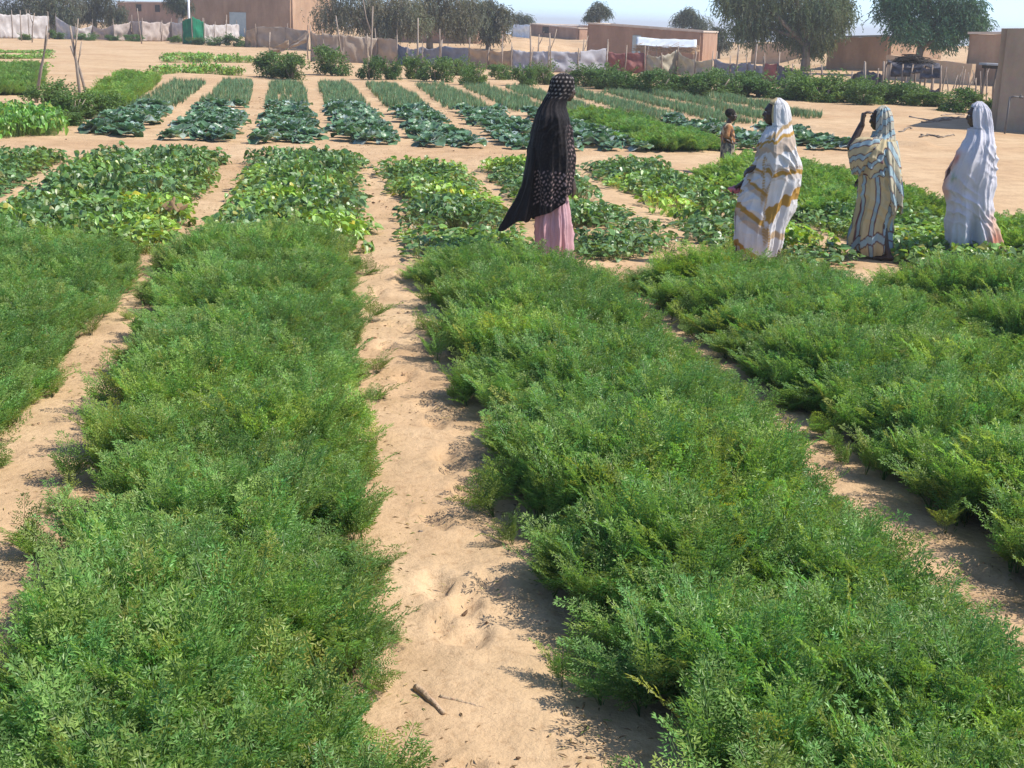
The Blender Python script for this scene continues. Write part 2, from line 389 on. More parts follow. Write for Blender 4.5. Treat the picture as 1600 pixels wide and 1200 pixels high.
# --- carrot tops
def carrot_clump(seed, plants=13, rad=0.2, fine=True):
    r = np.random.RandomState(seed); VV = []; FF = []; CC = []; nv = 0
    def put(V, F, c):
        nonlocal nv
        VV.append(V); FF.append(F + nv); nv += len(V); CC.append(np.repeat(np.asarray(c), len(V) // len(c), 0))
    for _ in range(plants):
        q = rad * math.sqrt(r.rand()); th = r.rand() * 6.283; base = np.array([q * math.cos(th), q * math.sin(th), 0])
        ptint = np.array([1.0, 1.0, 1.0]) * r.uniform(0.78, 1.22)
        for k in range(r.randint(6, 9)):
            az = r.rand() * 6.283; el = R_(r.uniform(66, 90)); Ln = r.uniform(0.22, 0.43)
            n = 12; p = base.copy(); pts = [p.copy()]; e = el; tw = r.uniform(-0.06, 0.06)
            for j in range(n):
                e -= R_(r.uniform(0.5, 4.2)) * (0.1 + j / n * 1.9); az += tw * .5
                p = p + np.array([math.cos(e) * math.cos(az), math.cos(e) * math.sin(az), math.sin(e)]) * Ln / n; pts.append(p.copy())
            pts = np.array(pts)
            side = np.array([-math.sin(az), math.cos(az), 0.0])
            tang = np.gradient(pts, axis=0); tang /= np.linalg.norm(tang, axis=1, keepdims=True)
            # stalk ribbon
            w = np.linspace(0.0026, 0.0008, len(pts))[:, None]
            A = pts - side * w; B = pts + side * w
            V = np.stack([A[:-1], B[:-1], B[1:], A[1:]], 1).reshape(-1, 3)
            put(V, np.arange(len(V)).reshape(-1, 4), np.repeat([[0.085, 0.155, 0.045]], len(V) // 4, 0))
            LP = []; LD = []; LN = []; LL = []; LW = []
            for f in np.linspace(0.34, 0.97, 10 if fine else 7):
                i = f * (len(pts) - 1); i0 = int(i); c0 = pts[i0] + (pts[min(i0 + 1, len(pts) - 1)] - pts[i0]) * (i - i0); tg = tang[i0]
                nrm = np.cross(tg, side); nrm = nrm / np.linalg.norm(nrm)
                if nrm[2] < 0: nrm = -nrm
                pl = 0.085 * (1.0 - 0.78 * (f - 0.34) / 0.63) * r.uniform(0.75, 1.2)
                for sg in (-1, 1):
                    pd = side * sg * r.uniform(.8, 1) + tg * r.uniform(0.5, 0.85) + nrm * r.uniform(-0.1, 0.35); pd /= np.linalg.norm(pd)
                    m = max(2, int(pl / (0.0125 if fine else 0.024)))
                    for a in range(m):
                        bp_ = c0 + pd * pl * (a + 0.6) / m
                        tpr = (1.0 - 0.55 * a / m)
                        for s2 in (-1, 1):
                            q2 = np.cross(pd, nrm) * s2
                            LP.append(bp_); LD.append(q2 * 0.75 + pd * 0.75 + nrm * r.uniform(-.35, .45) + r.normal(0, .12, 3))
                            LN.append(nrm + r.normal(0, 0.35, 3)); LL.append((0.0225 if fine else 0.036) * tpr * r.uniform(.8, 1.25)); LW.append((0.0067 if fine else 0.013) * r.uniform(.8, 1.25))
                    LP.append(c0 + pd * pl); LD.append(pd); LN.append(nrm); LL.append(0.022); LW.append(0.007)
            LP = np.array(LP); V, F = leaves(LP, np.array(LD), np.array(LN), np.array(LL), np.array(LW), 0.2, 0.1)
            hue = r.uniform(0.75, 1.25)
            c = np.array([0.200, 0.332, 0.088]) * ptint * np.array([hue, 1, 1])
            if r.rand() < 0.03: c = np.array([0.27, 0.30, 0.07])
            cc = c[None, :] * r.uniform(0.75, 1.3, (len(LP), 1))
            put(V, F, cc)
    return np.concatenate(VV), np.concatenate(FF), np.concatenate(CC)
car_fine = [proto('carrot_source', *carrot_clump(100 + i), MAT_CARROT) for i in range(7)]
car_far = [proto('carrot_source_far', *carrot_clump(200 + i, fine=False), MAT_CARROT) for i in range(4)]
GR_CAR = make_group('carrot_planting', car_fine); GR_CARF = make_group('carrot_planting_far', car_far)

def plant_rect(s0, s1, t0, t1, dx, seed, jit=0.45, edge=0.0):
    r = np.random.RandomState(seed)
    ns = max(1, int(round((s1 - s0) / dx))); nt_ = max(1, int(round((t1 - t0) * KY / dx)))
    S, Tt = np.meshgrid(s0 + (np.arange(ns) + .5) * (s1 - s0) / ns, t0 + (np.arange(nt_) + .5) * (t1 - t0) / nt_)
    S = S.ravel() + r.uniform(-jit, jit, S.size) * dx; Tt = Tt.ravel() + r.uniform(-jit, jit, Tt.size) * dx / KY
    return S, Tt, r
def st2xy(S, Tt): return S * ROW[1] + Tt * ROW[0], KY * (-S * ROW[0] + Tt * ROW[1])

def carrot_bed(bed, label, seed, far=False, dx=0.185, hs=1.0, base_tint=(1, 1, 1), taper=(0, 0), slant=0.0, xf=None):
    s0, s1, t0, t1 = bed
    S, Tt, r = plant_rect(s0 + .10, s1 - .10, t0 + .1, t1 - .1, dx, seed)
    if taper != (0, 0):                                  # the edges are not quite parallel
        q = (Tt - 3) / 7; u = (S - s0) / (s1 - s0); x, y = st2xy(S + q * (taper[0] * (1 - u) + taper[1] * u), Tt)
    else: x, y = xf(S, Tt) if xf else st2xy(S, Tt)
    # the bed's edge wanders and thin spots open up
    wob = 0.07 * fbm(Tt / 0.5, S * 0 + seed, 3, 51)
    d_edge = np.minimum(S - s0, s1 - S) + wob
    d_edge = np.minimum(d_edge, t1 - slant * (S - s0) / (s1 - s0) - Tt + .08 + wob * 2)
    dens = fbm(x / 0.5, y / 0.5, 2, 60 + seed)
    keep = (d_edge > 0.06) & ~((dens < -0.50) & (r.rand(len(S)) < .5)) & ~((d_edge < .24) & (r.rand(len(S)) < .22))
    S, Tt, x, y, d_edge, dens = [a[keep] for a in (S, Tt, x, y, d_edge, dens)]
    n = len(S)
    hgt = hs * (0.92 + 0.34 * fbm(x / 0.38, y / 0.38, 2, 71)) * (0.58 + 0.42 * sstep(0.05, 0.38, d_edge)) * r.uniform(.80, 1.16, n)
    scl = np.stack([r.uniform(.9, 1.15, n), r.uniform(.9, 1.15, n), hgt], 1)
    yel = np.clip(fbm(x / 0.8, y / 0.8, 3, 81) * 1.5 - 0.25, 0, 0.7)[:, None] * (0.5 + r.rand(n, 1))
    blue = np.clip(fbm(x / 0.6, y / 0.6, 3, 91) * 1.5, 0, 1)[:, None]
    lum = r.uniform(0.8, 1.2, (n, 1))
    tint = (np.array([[1, 1, 1]]) * (1 - yel) + np.array([[1.38, 1.2, 0.85]]) * yel) * lum
    tint = tint * (1 - blue * np.array([[0.07, 0.0, -0.14]])) * np.array(base_tint)
    z = np.array([Z0(a, b) for a, b in zip(x, y)]) - 0.02
    tilt = r.normal(0, 0.10, (n, 2))
    return scatter('carrot_bed', GR_CARF if far else GR_CAR, 4 if far else 7, np.stack([x, y, z], 1), r.rand(n) * 6.283, tilt, scl, tint, label, 'carrot plants', 'beds of feathery carrot tops', seed)
labs = ['feathery green carrot bed cut off by the left edge of the photo',
        'wide feathery carrot bed left of the central sand path',
        'feathery carrot bed right of the central sand path, in front of the black-veiled woman',
        'feathery carrot bed running below the woman in white with ochre bands',
        'rightmost near carrot bed, in front of the woman in plain white']
for k, b in enumerate(CARROT):
    carrot_bed(b, labs[k], 300 + k, hs=1.0 if k else .95, taper=TAPER[k], slant=SLANT[k])

# a few single low plants strayed over the edges of the near beds
GR_SEED = make_group('carrot_stray', [proto('carrot_stray_source', *carrot_clump(260 + i, plants=1, rad=.01), MAT_CARROT) for i in range(5)])
r = np.random.RandomState(88); m = 170; kb = r.randint(0, 5, m); q2 = np.array([r.uniform(2.2, CARROT[k][3] - SLANT[k] - .2) for k in kb]); k7 = (q2 - 3) / 7; lft = r.rand(m) < .5
se = np.array([CARROT[k][0] + TAPER[k][0] * a - r.uniform(-.06, .13) if l else CARROT[k][1] + TAPER[k][1] * a + r.uniform(-.06, .13) for k, a, l in zip(kb, k7, lft)])
ex, ey = st2xy(se, q2); w_ = r.uniform(.4, .9, m)
scatter('stray_carrots', GR_SEED, 5, np.stack([ex, ey, terrain(ex, ey) - .01], 1), r.rand(m) * 6.28, r.normal(0, .35, (m, 2)), np.stack([w_ * 1.2, w_ * 1.2, w_ * r.uniform(.5, 1, m)], 1), np.array([[1.1, 1.0, .9]]) * r.uniform(.7, 1.1, (m, 1)), 'sparse low feathery sprigs straying over the edges of the sand paths', 'carrot plants', None, 89)

# --- broad-leaved vines
def broad_clump(seed, nl=62, rad=0.24):
    r = np.random.RandomState(seed); VV = []; FF = []; CC = []; nv = 0
    for k in range(nl):
        q = rad * math.sqrt(r.rand()); th = r.rand() * 6.283
        h = (0.07 + 0.17 * r.rand() ** 0.7) * (1 - 0.45 * (q / rad) ** 2)
        c = np.array([q * math.cos(th), q * math.sin(th), h])
        root = np.array([q * .6 * math.cos(th + .4), q * .6 * math.sin(th + .4), 0])
        col0 = np.array([0.150, 0.255, 0.075]) * r.uniform(.55, 1.5)
        if r.rand() < .16: col0 = np.array([0.20, 0.27, 0.05]) * r.uniform(.8, 1.2)
        if r.rand() < .035: col0 = np.array([0.30, 0.28, 0.07])
        # petiole
        sd = np.array([-math.sin(th), math.cos(th), 0]) * .0028
        V = np.array([root - sd, root + sd, c + sd, c - sd]); VV.append(V); FF.append(np.array([[0, 1, 2, 3]]) + nv); nv += 4
        CC.append(np.repeat([[0.20, 0.24, 0.10]], 4, 0))
        az = th + r.normal(0, 1.0); el = R_(r.normal(-12, 24)); roll = r.normal(0, .5)
        D = np.array([math.cos(el) * math.cos(az), math.cos(el) * math.sin(az), math.sin(el)])
        S = np.array([-math.sin(az), math.cos(az), 0]); U = np.cross(D, S); S, U = S * math.cos(roll) + U * math.sin(roll), U * math.cos(roll) - S * math.sin(roll)
        if U[2] < 0: U = -U
        L = r.uniform(.040, .078); W = L * r.uniform(.75, 1.0); cup = r.uniform(.05, .55); droop = r.uniform(.0, .5)
        prof = [(-.10, .30), (.10, .50), (.42, .46), (.74, .26), (1.0, .02)]
        rows_ = []
        for (u, w) in prof:
            cen = c + D * L * u - U * L * droop * max(0, u) ** 2
            wv = 1 + r.uniform(-.12, .12)
            rows_ += [cen + S * W * w * wv + U * W * w * cup, cen - U * L * 0.015, cen - S * W * w * wv + U * W * w * cup]
        V = np.array(rows_); F = []
        for i in range(len(prof) - 1):
            a = i * 3; F += [(a, a + 1, a + 4, a + 3), (a + 1, a + 2, a + 5, a + 4)]
        VV.append(V); FF.append(np.array(F) + nv); nv += len(V)
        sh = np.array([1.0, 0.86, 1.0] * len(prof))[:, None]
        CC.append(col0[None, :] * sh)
    return np.concatenate(VV), np.concatenate(FF), np.concatenate(CC)
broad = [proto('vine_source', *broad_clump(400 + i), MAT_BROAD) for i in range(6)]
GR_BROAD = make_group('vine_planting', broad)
def broad_bed(bed, label, seed, dx=0.27, hs=1.0, yl=0.0, tint0=(1, 1, 1), xf=None, group=GR_BROAD, thin=-0.42, name='vine_bed', cat='vine plants', grp='beds of broad-leaved vines'):
    s0, s1, t0, t1 = bed
    S, Tt, r = plant_rect(s0, s1, t0, t1, dx, seed)
    x, y = xf(S, Tt) if xf else st2xy(S, Tt)
    d_edge = np.minimum(np.minimum(S - s0, s1 - S), np.minimum(Tt - t0, t1 - Tt) + .1) + 0.22 * fbm(Tt / 0.7, S / 0.7, 3, 51 + seed)
    dens = fbm(x / 0.8, y / 0.8, 2, 160 + seed)
    keep = (d_edge > 0.03) & (dens > thin)
    S, Tt, x, y, d_edge = [a[keep] for a in (S, Tt, x, y, d_edge)]; n = len(S)
    hgt = hs * (1.0 + 0.5 * fbm(x / 0.6, y / 0.6, 2, 171)) * (0.75 + .25 * sstep(0, .4, d_edge)) * r.uniform(.85, 1.15, n)
    w = r.uniform(.95, 1.25, n); scl = np.stack([w, w, hgt], 1)
    yel = np.clip(fbm(x / 0.9, y / 0.9, 3, 181) * 1.7 - 0.12 + yl + .35 * (1 - sstep(t0, t0 + 3.2, Tt)), 0, 1)[:, None] * r.uniform(.6, 1.1, (n, 1))
    tint = (np.array([[.90, .98, 1.12]]) * (1 - yel) + np.array([[1.95, 1.85, .75]]) * yel) * r.uniform(.8, 1.2, (n, 1)) * np.array(tint0)
    z = np.array([Z0(a, b) for a, b in zip(x, y)]) - 0.02
    return scatter(name, group, 6, np.stack([x, y, z], 1), r.rand(n) * 6.283, r.normal(0, .12, (n, 2)), scl, tint, label, cat, grp, seed)
labs = ['sprawling dark green vine bed at the left edge behind the carrots',
        'broad-leaved vine bed with a withered brown leaf, left of the middle',
        'dense dark green vine bed with a yellowing front, left of the central path',
        'low broad-leaved vine bed yellowing at the front, right of the central path',
        'vine bed behind and beside the black-veiled woman',
        'long leafy vine bed between the black-veiled woman and the banded white robe',
        'yellowish green vine bed around the feet of the woman in the striped robe']
yls = [0.0, .08, .08, .16, .12, .12, .3]
for k, b in enumerate(POTATO):
    broad_bed(b, labs[k], 500 + k, yl=yls[k], thin=-0.36 if k in (0, 3, 4, 5) else -0.6, hs=1.25 if k in (1, 2) else 1.05)
# a feathery patch between the vines and the open sand on the right
carrot_bed((5.35, 7.4, 11.8, 16.0), 'feathery green patch behind the woman in the banded robe', 320, far=True, dx=.22, hs=.8, base_tint=(1.05, 1.05, .95))
carrot_bed((6.6, 9.6, 9.0, 11.2), 'feathery green patch between the striped robe and the plain white robe', 321, far=True, dx=.22, hs=.75, base_tint=(1.0, 1.02, .95))

# --- cabbages: each head is a thing
def cabbage_mesh(seed):
    r = np.random.RandomState(seed); VV = []; FF = []; CC = []; nv = 0
    nl = 15
    for k in range(nl):
        ring = k / nl; az = k * 2.39996 + r.normal(0, .15)
        L = 0.30 - 0.16 * ring + r.normal(0, .015); W = L * r.uniform(.85, 1.05); el = R_(22 + 52 * ring + r.normal(0, 8))
        base = np.array([math.cos(az) * .025, math.sin(az) * .025, .05 + .07 * ring])
        H_ = np.array([math.cos(az), math.sin(az), 0]); S = np.array([-math.sin(az), math.cos(az), 0])
        rows_ = []; cc = []; e = el; p = base.copy(); ph = r.rand() * 6.28
        c0 = np.array([0.075, 0.175, 0.082]) * r.uniform(.75, 1.25)
        if r.rand() < .10: c0 = np.array([.30, .38, .36])  # a few pale leaves: blue-white highlights put into the leaf colour
        prof = [.10, .32, .50, .52, .34, .08]
        for i, w in enumerate(prof):
            d = H_ * math.cos(e) + np.array([0, 0, 1.0]) * math.sin(e); n_ = -H_ * math.sin(e) + np.array([0, 0, 1.0]) * math.cos(e)
            for j, u in enumerate((-1, -.5, 0, .5, 1)):
                wav = .028 * math.sin(ph + i * 2.1 + j * 2.7) * abs(u) * (i > 0)
                rows_.append(p + S * W * w * u + n_ * (W * w * .35 * u * u + wav)); cc.append(c0 * (1.5 if (j == 2 and i < 4) else 1.0) + (np.array([.08, .08, .08]) if (j == 2 and i < 3) else 0))
            p = p + d * L / (len(prof) - 1); e -= R_(9 + 7 * (1 - ring))
        V = np.array(rows_); VV.append(V); FF.append(grid_faces(5, len(prof)) + nv); nv += len(V); CC.append(np.array(cc))
    me = bpy.data.meshes.new('cabbage'); set_mesh(me, np.concatenate(VV), np.concatenate(FF), np.concatenate(CC), True); me.materials.append(MAT_CABBAGE)
    return me
CAB = [cabbage_mesh(600 + i) for i in range(7)]
# beds fan out slightly: (s near left, s near right, s far left, s far right) at t 19.3 and 37
FIELD = [(-4.4, -3.2, -4.75, -3.9), (-2.85, -1.52, -3.3, -2.5), (-1.28, -0.16, -1.85, -0.95), (0.10, 1.18, -0.35, 0.5), (1.50, 2.65, 1.15, 2.05),
         (2.95, 4.25, 2.75, 3.7), (4.6, 5.6, 4.3, 5.2), (6.0, 7.0, 5.75, 6.45), (7.45, 8.5, 7.3, 8.0), (8.95, 9.9, 8.8, 9.5), (10.4, 11.2, 10.3, 11.0), (11.9, 12.6, 11.8, 12.5)]
def fan(b, u, t):                                    # u 0..1 across the bed
    f = (t - 19.3) / 17.7
    return (b[0] * (1 - f) + b[2] * f) * (1 - u) + (b[1] * (1 - f) + b[3] * f) * u
where = ['in the leftmost cabbage bed, beside the pale green lettuce', 'in the second cabbage bed from the left', 'in the cabbage bed above the dense vine bed',
         'in the cabbage bed at the far end of the path', 'in the fifth cabbage bed from the left', 'in the cabbage bed left of the black veil',
         'in the cabbage bed right of the black veil', '', 'in the cabbage strip behind the child', 'in the cabbage bed behind the banded robe']
rc = np.random.RandomState(9)
spans = {0: (19.9, 25.4), 1: (19.5, 27), 2: (19.3, 27), 3: (19.2, 27.2), 4: (18.9, 27), 5: (18.8, 26.8), 6: (18.7, 26.0), 8: (19.2, 25), 9: (19.2, 22.5)}
for k, (ta, tb) in spans.items():
    t = ta + .2; j = 0
    while t < tb:
        for u in (.22, .5, .78):
            if rc.rand() < .07: continue
            s_ = fan(FIELD[k], u, t) + rc.normal(0, .06); t_ = t + rc.normal(0, .06) + (.2 if u == .5 else 0)
            x, y = ST(s_, t_)
            o = link('cabbage', CAB[rc.randint(len(CAB))]); o.location = (x, y, Z0(x, y) - .015); sc = rc.uniform(.80, 1.22)
            o.rotation_euler = (rc.normal(0, .12), rc.normal(0, .12), rc.rand() * 6.28); o.scale = (sc, sc, sc * rc.uniform(.65, 1.0))
            tag(o, 'waxy blue-green cabbage ' + where[k], 'cabbage', 'cabbages ' + where[k])
        t += .57
# feathery bed among the cabbages, right of the black-veiled woman
carrot_bed((0, 1, 18.9, 24.8), 'low feathery green bed among the cabbages left of the child', 330, far=True, dx=.17, hs=.85, base_tint=(.92, .98, .98),
           xf=lambda S, Tt: st2xy(5.35 + S * 1.9 - (Tt - 19) * .08, Tt))

# --- onions: thin upright blades in drills
def onion_clump(seed):
    r = np.random.RandomState(seed); P = []; D = []; L = []; N = []; c = []
    for k in range(5):
        b = np.array([r.normal(0, .05), r.normal(0, .05), 0]); tn = r.uniform(.75, 1.3)
        for j in range(6):
            P.append(b); a = r.rand() * 6.28; t = r.uniform(.05, .5); D.append([t * math.cos(a), t * math.sin(a), 1]); N.append([math.cos(a), math.sin(a), .2]); L.append(r.uniform(.12, .23))
            c.append(np.array([0.14, 0.25, 0.125]) * tn * r.uniform(.8, 1.2) if r.rand() > .12 else np.array([.34, .30, .16]))
    V, F = leaves(np.array(P), np.array(D), np.array(N), np.array(L), .016, .25, .12)
    return V, F, np.repeat(np.array(c), 4, 0)
onion = [proto('onion_source', *onion_clump(700 + i), MAT_ONION) for i in range(5)]
GR_ON = make_group('onion_planting', onion)
def onion_bed(b, ta, tb, label, seed, dens=1.0):
    r = np.random.RandomState(seed); S = []; Tt = []
    nt_ = int((tb - ta) / .155)
    for i in range(nt_):
        for u in np.linspace(.05, .95, 7):
            if r.rand() > .62 * dens: continue
            t = ta + (i + .5) * .155 + r.normal(0, .03); S.append(fan(b, u, t) + r.normal(0, .025)); Tt.append(t)
    S = np.array(S); Tt = np.array(Tt); x, y = st2xy(S, Tt); n = len(S)
    z = np.array([Z0(a, c) for a, c in zip(x, y)])
    sc = r.uniform(.75, 1.15, n) * (1 + .25 * fbm(x / 1.2, y / 1.2, 2, 210))
    tint = r.uniform(.8, 1.2, (n, 1)) * np.array([[1, 1, 1]])
    scatter('onion_bed', GR_ON, 5, np.stack([x, y, z], 1), r.rand(n) * 6.28, r.normal(0, .1, (n, 2)), np.stack([sc, sc, sc], 1), tint, label, 'onion plants', 'beds of thin upright onions', seed)
ol = ['sparse onion bed, leftmost, behind the leftmost cabbages', 'onion bed second from the left, behind the cabbages', 'onion bed third from the left, in line with the wide green bush', 'onion bed in line with the central path',
      'onion bed fifth from the left, below the paired round bushes', 'onion bed sixth from the left, left of the veiled head', 'onion bed just left of the black-veiled head', 'onion bed just right of the black-veiled head',
      'onion bed above the feathery bed, left of the child', 'onion bed behind the head of the child', 'onion bed behind the head of the woman in the banded robe', 'rightmost onion bed below the green hedge']
for k, b in enumerate(FIELD):
    ta = {0: 25.6, 7: 25.5, 8: 25.4, 9: 24.5, 10: 25.5, 11: 26.5}.get(k, 27.2)
    onion_bed(b, ta, {0: 35.5}.get(k, 36.8 if k < 9 else 35.5), ol[k], 720 + k, .8 if k == 0 else 1.0)

# ---------------------------------------------------------------- left-hand plots
def px_rect(a, b, c, d):
    """bilinear patch on the ground from four photo points: near-left, near-right, far-left, far-right"""
    A, B, C_, D_ = [G(*q)[:2] for q in (a, b, c, d)]
    def xf(S, Tt):
        S = np.asarray(S)[:, None]; Tt = np.asarray(Tt)[:, None]
        p = (A * (1 - S) + B * S) * (1 - Tt) + (C_ * (1 - S) + D_ * S) * Tt
        return p[:, 0], p[:, 1]
    w = (np.linalg.norm(B - A) + np.linalg.norm(D_ - C_)) / 2; h = (np.linalg.norm(C_ - A) + np.linalg.norm(D_ - B)) / 2
    return xf, w, h
def patch_scatter(name, quad, group, npr, dx, label, seed, hs, tint, cat, grp, wsc=1.0):
    xf, w, h = px_rect(*quad); r = np.random.RandomState(seed)
    ns, nt_ = max(2, int(w / dx)), max(2, int(h / dx))
    S, Tt = np.meshgrid((np.arange(ns) + .5) / ns, (np.arange(nt_) + .5) / nt_)
    S = S.ravel() + r.uniform(-.4, .4, S.size) / ns; Tt = Tt.ravel() + r.uniform(-.4, .4, Tt.size) / nt_
    x, y = xf(S, Tt); n = len(x); z = terrain(x, y) - .01
    sc = r.uniform(.85, 1.2, n) * wsc; hh = hs * r.uniform(.8, 1.2, n) * (1 + .3 * fbm(x / 1.0, y / 1.0, 2, 240))
    t = np.array(tint)[None, :] * r.uniform(.8, 1.2, (n, 1))
    return scatter(name, group, npr, np.stack([x, y, z], 1), r.rand(n) * 6.28, r.normal(0, .1, (n, 2)), np.stack([sc, sc, hh], 1), t, label, cat, grp, seed)
patch_scatter('carrot_bed', ((0, 150), (52, 148), (0, 116), (60, 116)), GR_CARF, 4, .24, 'smooth green feathery bed at the left edge above the lettuce', 801, .9, (1.0, 1.0, .95), 'carrot plants', 'beds of feathery carrot tops')
patch_scatter('carrot_bed', ((-60, 152), (0, 150), (-60, 117), (0, 116)), GR_CARF, 4, .24, 'smooth green feathery bed running out of the left edge', 802, .9, (1.0, 1.0, .95), 'carrot plants', 'beds of feathery carrot tops')
patch_scatter('carrot_bed', ((140, 170), (192, 168), (192, 130), (240, 132)), GR_CARF, 4, .22, 'slanting feathery bed behind the bushes with leaning sticks', 803, .85, (1.15, 1.1, .95), 'carrot plants', 'beds of feathery carrot tops')
patch_scatter('lettuce_bed', ((0, 216), (88, 213), (5, 190), (85, 186)), GR_BROAD, 6, .24, 'bright pale green lettuce-like patch at the left edge', 804, 1.7, (1.1, 1.4, .85), 'leafy greens', 'leafy green patches')
patch_scatter('lettuce_bed', ((-70, 216), (0, 216), (-70, 190), (5, 190)), GR_BROAD, 6, .24, 'pale green leafy patch running out of the left edge', 805, 1.5, (1.1, 1.4, .85), 'leafy greens', 'leafy green patches')
hb = [((240, 118), (380, 119), (240, 116), (378, 117), 'nearest of the two leafy cross rows on the sand, upper left', 1.25),
      ((252, 98), (395, 99), (250, 96.8), (392, 97.6), 'farther of the two leafy cross rows on the sand, upper left', 1.05),
      ((262, 87), (325, 88), (262, 86.4), (325, 87.2), 'short sparse leafy row behind the two cross rows', .5),
      ((-40, 106), (72, 106), (-40, 104.5), (68, 104.5), 'nearest short leafy row at the upper left edge', .7),
      ((-40, 92), (80, 92), (-40, 91), (78, 91), 'middle short leafy row at the upper left edge', .7),
      ((-40, 83), (85, 83), (-40, 82.3), (82, 82.3), 'farthest sparse leafy row at the upper left edge', .45)]
for k, (a, b, c, d, lb, hs) in enumerate(hb):
    patch_scatter('leafy_row', (a, b, c, d), GR_BROAD, 6, .42, lb, 810 + k, hs * 1.5, (1.35, 1.5, 1.0), 'leafy plants', 'leafy cross rows on the sand', wsc=1.35)

# ---------------------------------------------------------------- bushes
def bush_mesh(seed, n=3200, leaf=.07, lobes=12):
    """leaf cloud about 1 m wide and 1 m tall with its own clumps"""
    r = np.random.RandomState(seed); P = []; N = []; C = []
    for k in range(lobes):
        a = r.rand() * 6.283; q = .38 * math.sqrt(r.rand()); cz = r.uniform(.12, .70) if k > 3 else r.uniform(.10, .25); rr = r.uniform(.11, .27)
        c = np.array([q * math.cos(a), q * math.sin(a), cz]); m = n // lobes
        d = r.normal(0, 1, (m, 3)); d /= np.linalg.norm(d, axis=1, keepdims=True)
        p = c + d * rr * (r.rand(m, 1) ** .45) * np.array([1, 1, .95]); P.append(p); N.append(d)
        C.append(np.array([0.105, 0.19, 0.055])[None, :] * r.uniform(.7, 1.25) * r.uniform(.7, 1.35, (m, 1)) * np.array([[r.uniform(.85, 1.2), 1, 1]]))
    for k in range(26):                                  # loose shoots break the outline
        a = r.rand() * 6.283; d = np.array([math.cos(a) * .8, math.sin(a) * .8, r.uniform(.2, 1.3)]); d /= np.linalg.norm(d)
        st_ = np.array([math.cos(a) * r.uniform(.1, .4), math.sin(a) * r.uniform(.1, .4), r.uniform(.3, .75)]); L = r.uniform(.15, .38); m = 16
        t = r.rand(m, 1); P.append(st_ + d * t * L + r.normal(0, .018, (m, 3))); N.append(np.repeat(d[None, :], m, 0) + r.normal(0, .4, (m, 3)))
        C.append(np.array([0.12, 0.21, 0.06])[None, :] * r.uniform(.7, 1.3, (m, 1)))
    P = np.concatenate(P); N = np.concatenate(N); C = np.concatenate(C); sel = P[:, 2] > .02; P, N, C = P[sel], N[sel], C[sel]
    D = N * .6 + r.normal(0, .7, N.shape) + np.array([0, 0, .15])
    V, F = leaves(P, D, N + r.normal(0, .5, N.shape), r.uniform(.6, 1.3, len(P)) * leaf, r.uniform(.6, 1.2, len(P)) * leaf * .6, .2, .15)
    me = bpy.data.meshes.new('foliage'); set_mesh(me, V, F, np.repeat(C, 4, 0)); me.materials.append(MAT_BUSH); return me
def stem_mesh(seed):
    r = np.random.RandomState(seed); b = MB()
    for k in range(5):
        a = r.rand() * 6.28; q = r.uniform(.12, .3)
        b.tube([(0, 0, -.03), (q * .4 * math.cos(a), q * .4 * math.sin(a), .25), (q * math.cos(a), q * math.sin(a), .6)], [.02, .014, .006], 5)
    m = b.mesh('stem'); m.materials.append(MAT_WOOD); return m
BUSH = [bush_mesh(900 + i) for i in range(7)]; STEM = [stem_mesh(950 + i) for i in range(3)]
rb = np.random.RandomState(12)
def bush(px, py, wpx, hpx, label, group, k=None, deep=1.0):
    p = G(px, py); dist = np.linalg.norm(p - CAM); m = dist / FPX
    o = empty('bush', (p[0], p[1], Z0(p[0], p[1]) - .02), rb.rand() * 6.28); i = rb.randint(len(BUSH)) if k is None else k
    f = link('foliage', BUSH[i], parent=o); st_ = link('stem', STEM[i % 3], parent=o)
    w = wpx * m * 1.12; h = hpx * m * 1.12
    f.scale = (w * rb.uniform(.9, 1.15), w * deep * rb.uniform(.85, 1.15), h * rb.uniform(.9, 1.1)); st_.scale = (w, w, h); f.rotation_euler = (rb.normal(0, .10), rb.normal(0, .10), 0)
    return tag(o, label, 'bush', group)
gl = 'bushes along the cloth fence'
for a in [(425, 121, 52, 38, 'left half of the wide low bush standing left of the ragged cloth flap'), (455, 124, 58, 44, 'right half of the wide bush left of the ragged cloth flap'),
          (518, 118, 54, 42, 'dense bush with thin stakes in front of the brown cloth panel'), (577, 125, 36, 42, 'narrow leafy bush, left one of the close pair before the forked pole'),
          (606, 125, 36, 38, 'narrow rounded bush, right one of the close pair beside the forked pole'), (647, 124, 34, 36, 'slim pale bush growing around a tall white stake'),
          (680, 128, 44, 42, 'dark round bush right of the tall white stake'), (714, 118, 34, 30, 'pale bush behind and left of the lone round one'),
          (741, 134, 40, 36, 'lone round bush in front of the beige cloth, left of centre'), (780, 124, 34, 26, 'light green bush below the tan cloth, left of the veiled head'),
          (816, 134, 40, 36, 'round bush on the sand, first left of the black-veiled head'), (850, 132, 36, 30, 'low pale bush just left of the black-veiled head')]:
    bush(a[0], a[1], a[2], a[3], a[4], gl)
# left clump with leaning sticks
for a in [(80, 178, 66, 48, 'bushy dark plant behind the lettuce, leftmost of its clump'), (115, 186, 72, 46, 'bushy dark plant between the two leaning sticks'),
          (150, 182, 62, 36, 'low dark plant right of the leaning sticks'), (110, 196, 40, 24, 'small grey-green plant in front of the leaning sticks'), (176, 176, 44, 24, 'low dark plant at the end of the slanting feathery bed')]:
    bush(a[0], a[1], a[2], a[3], a[4], 'bushy plants with leaning sticks')
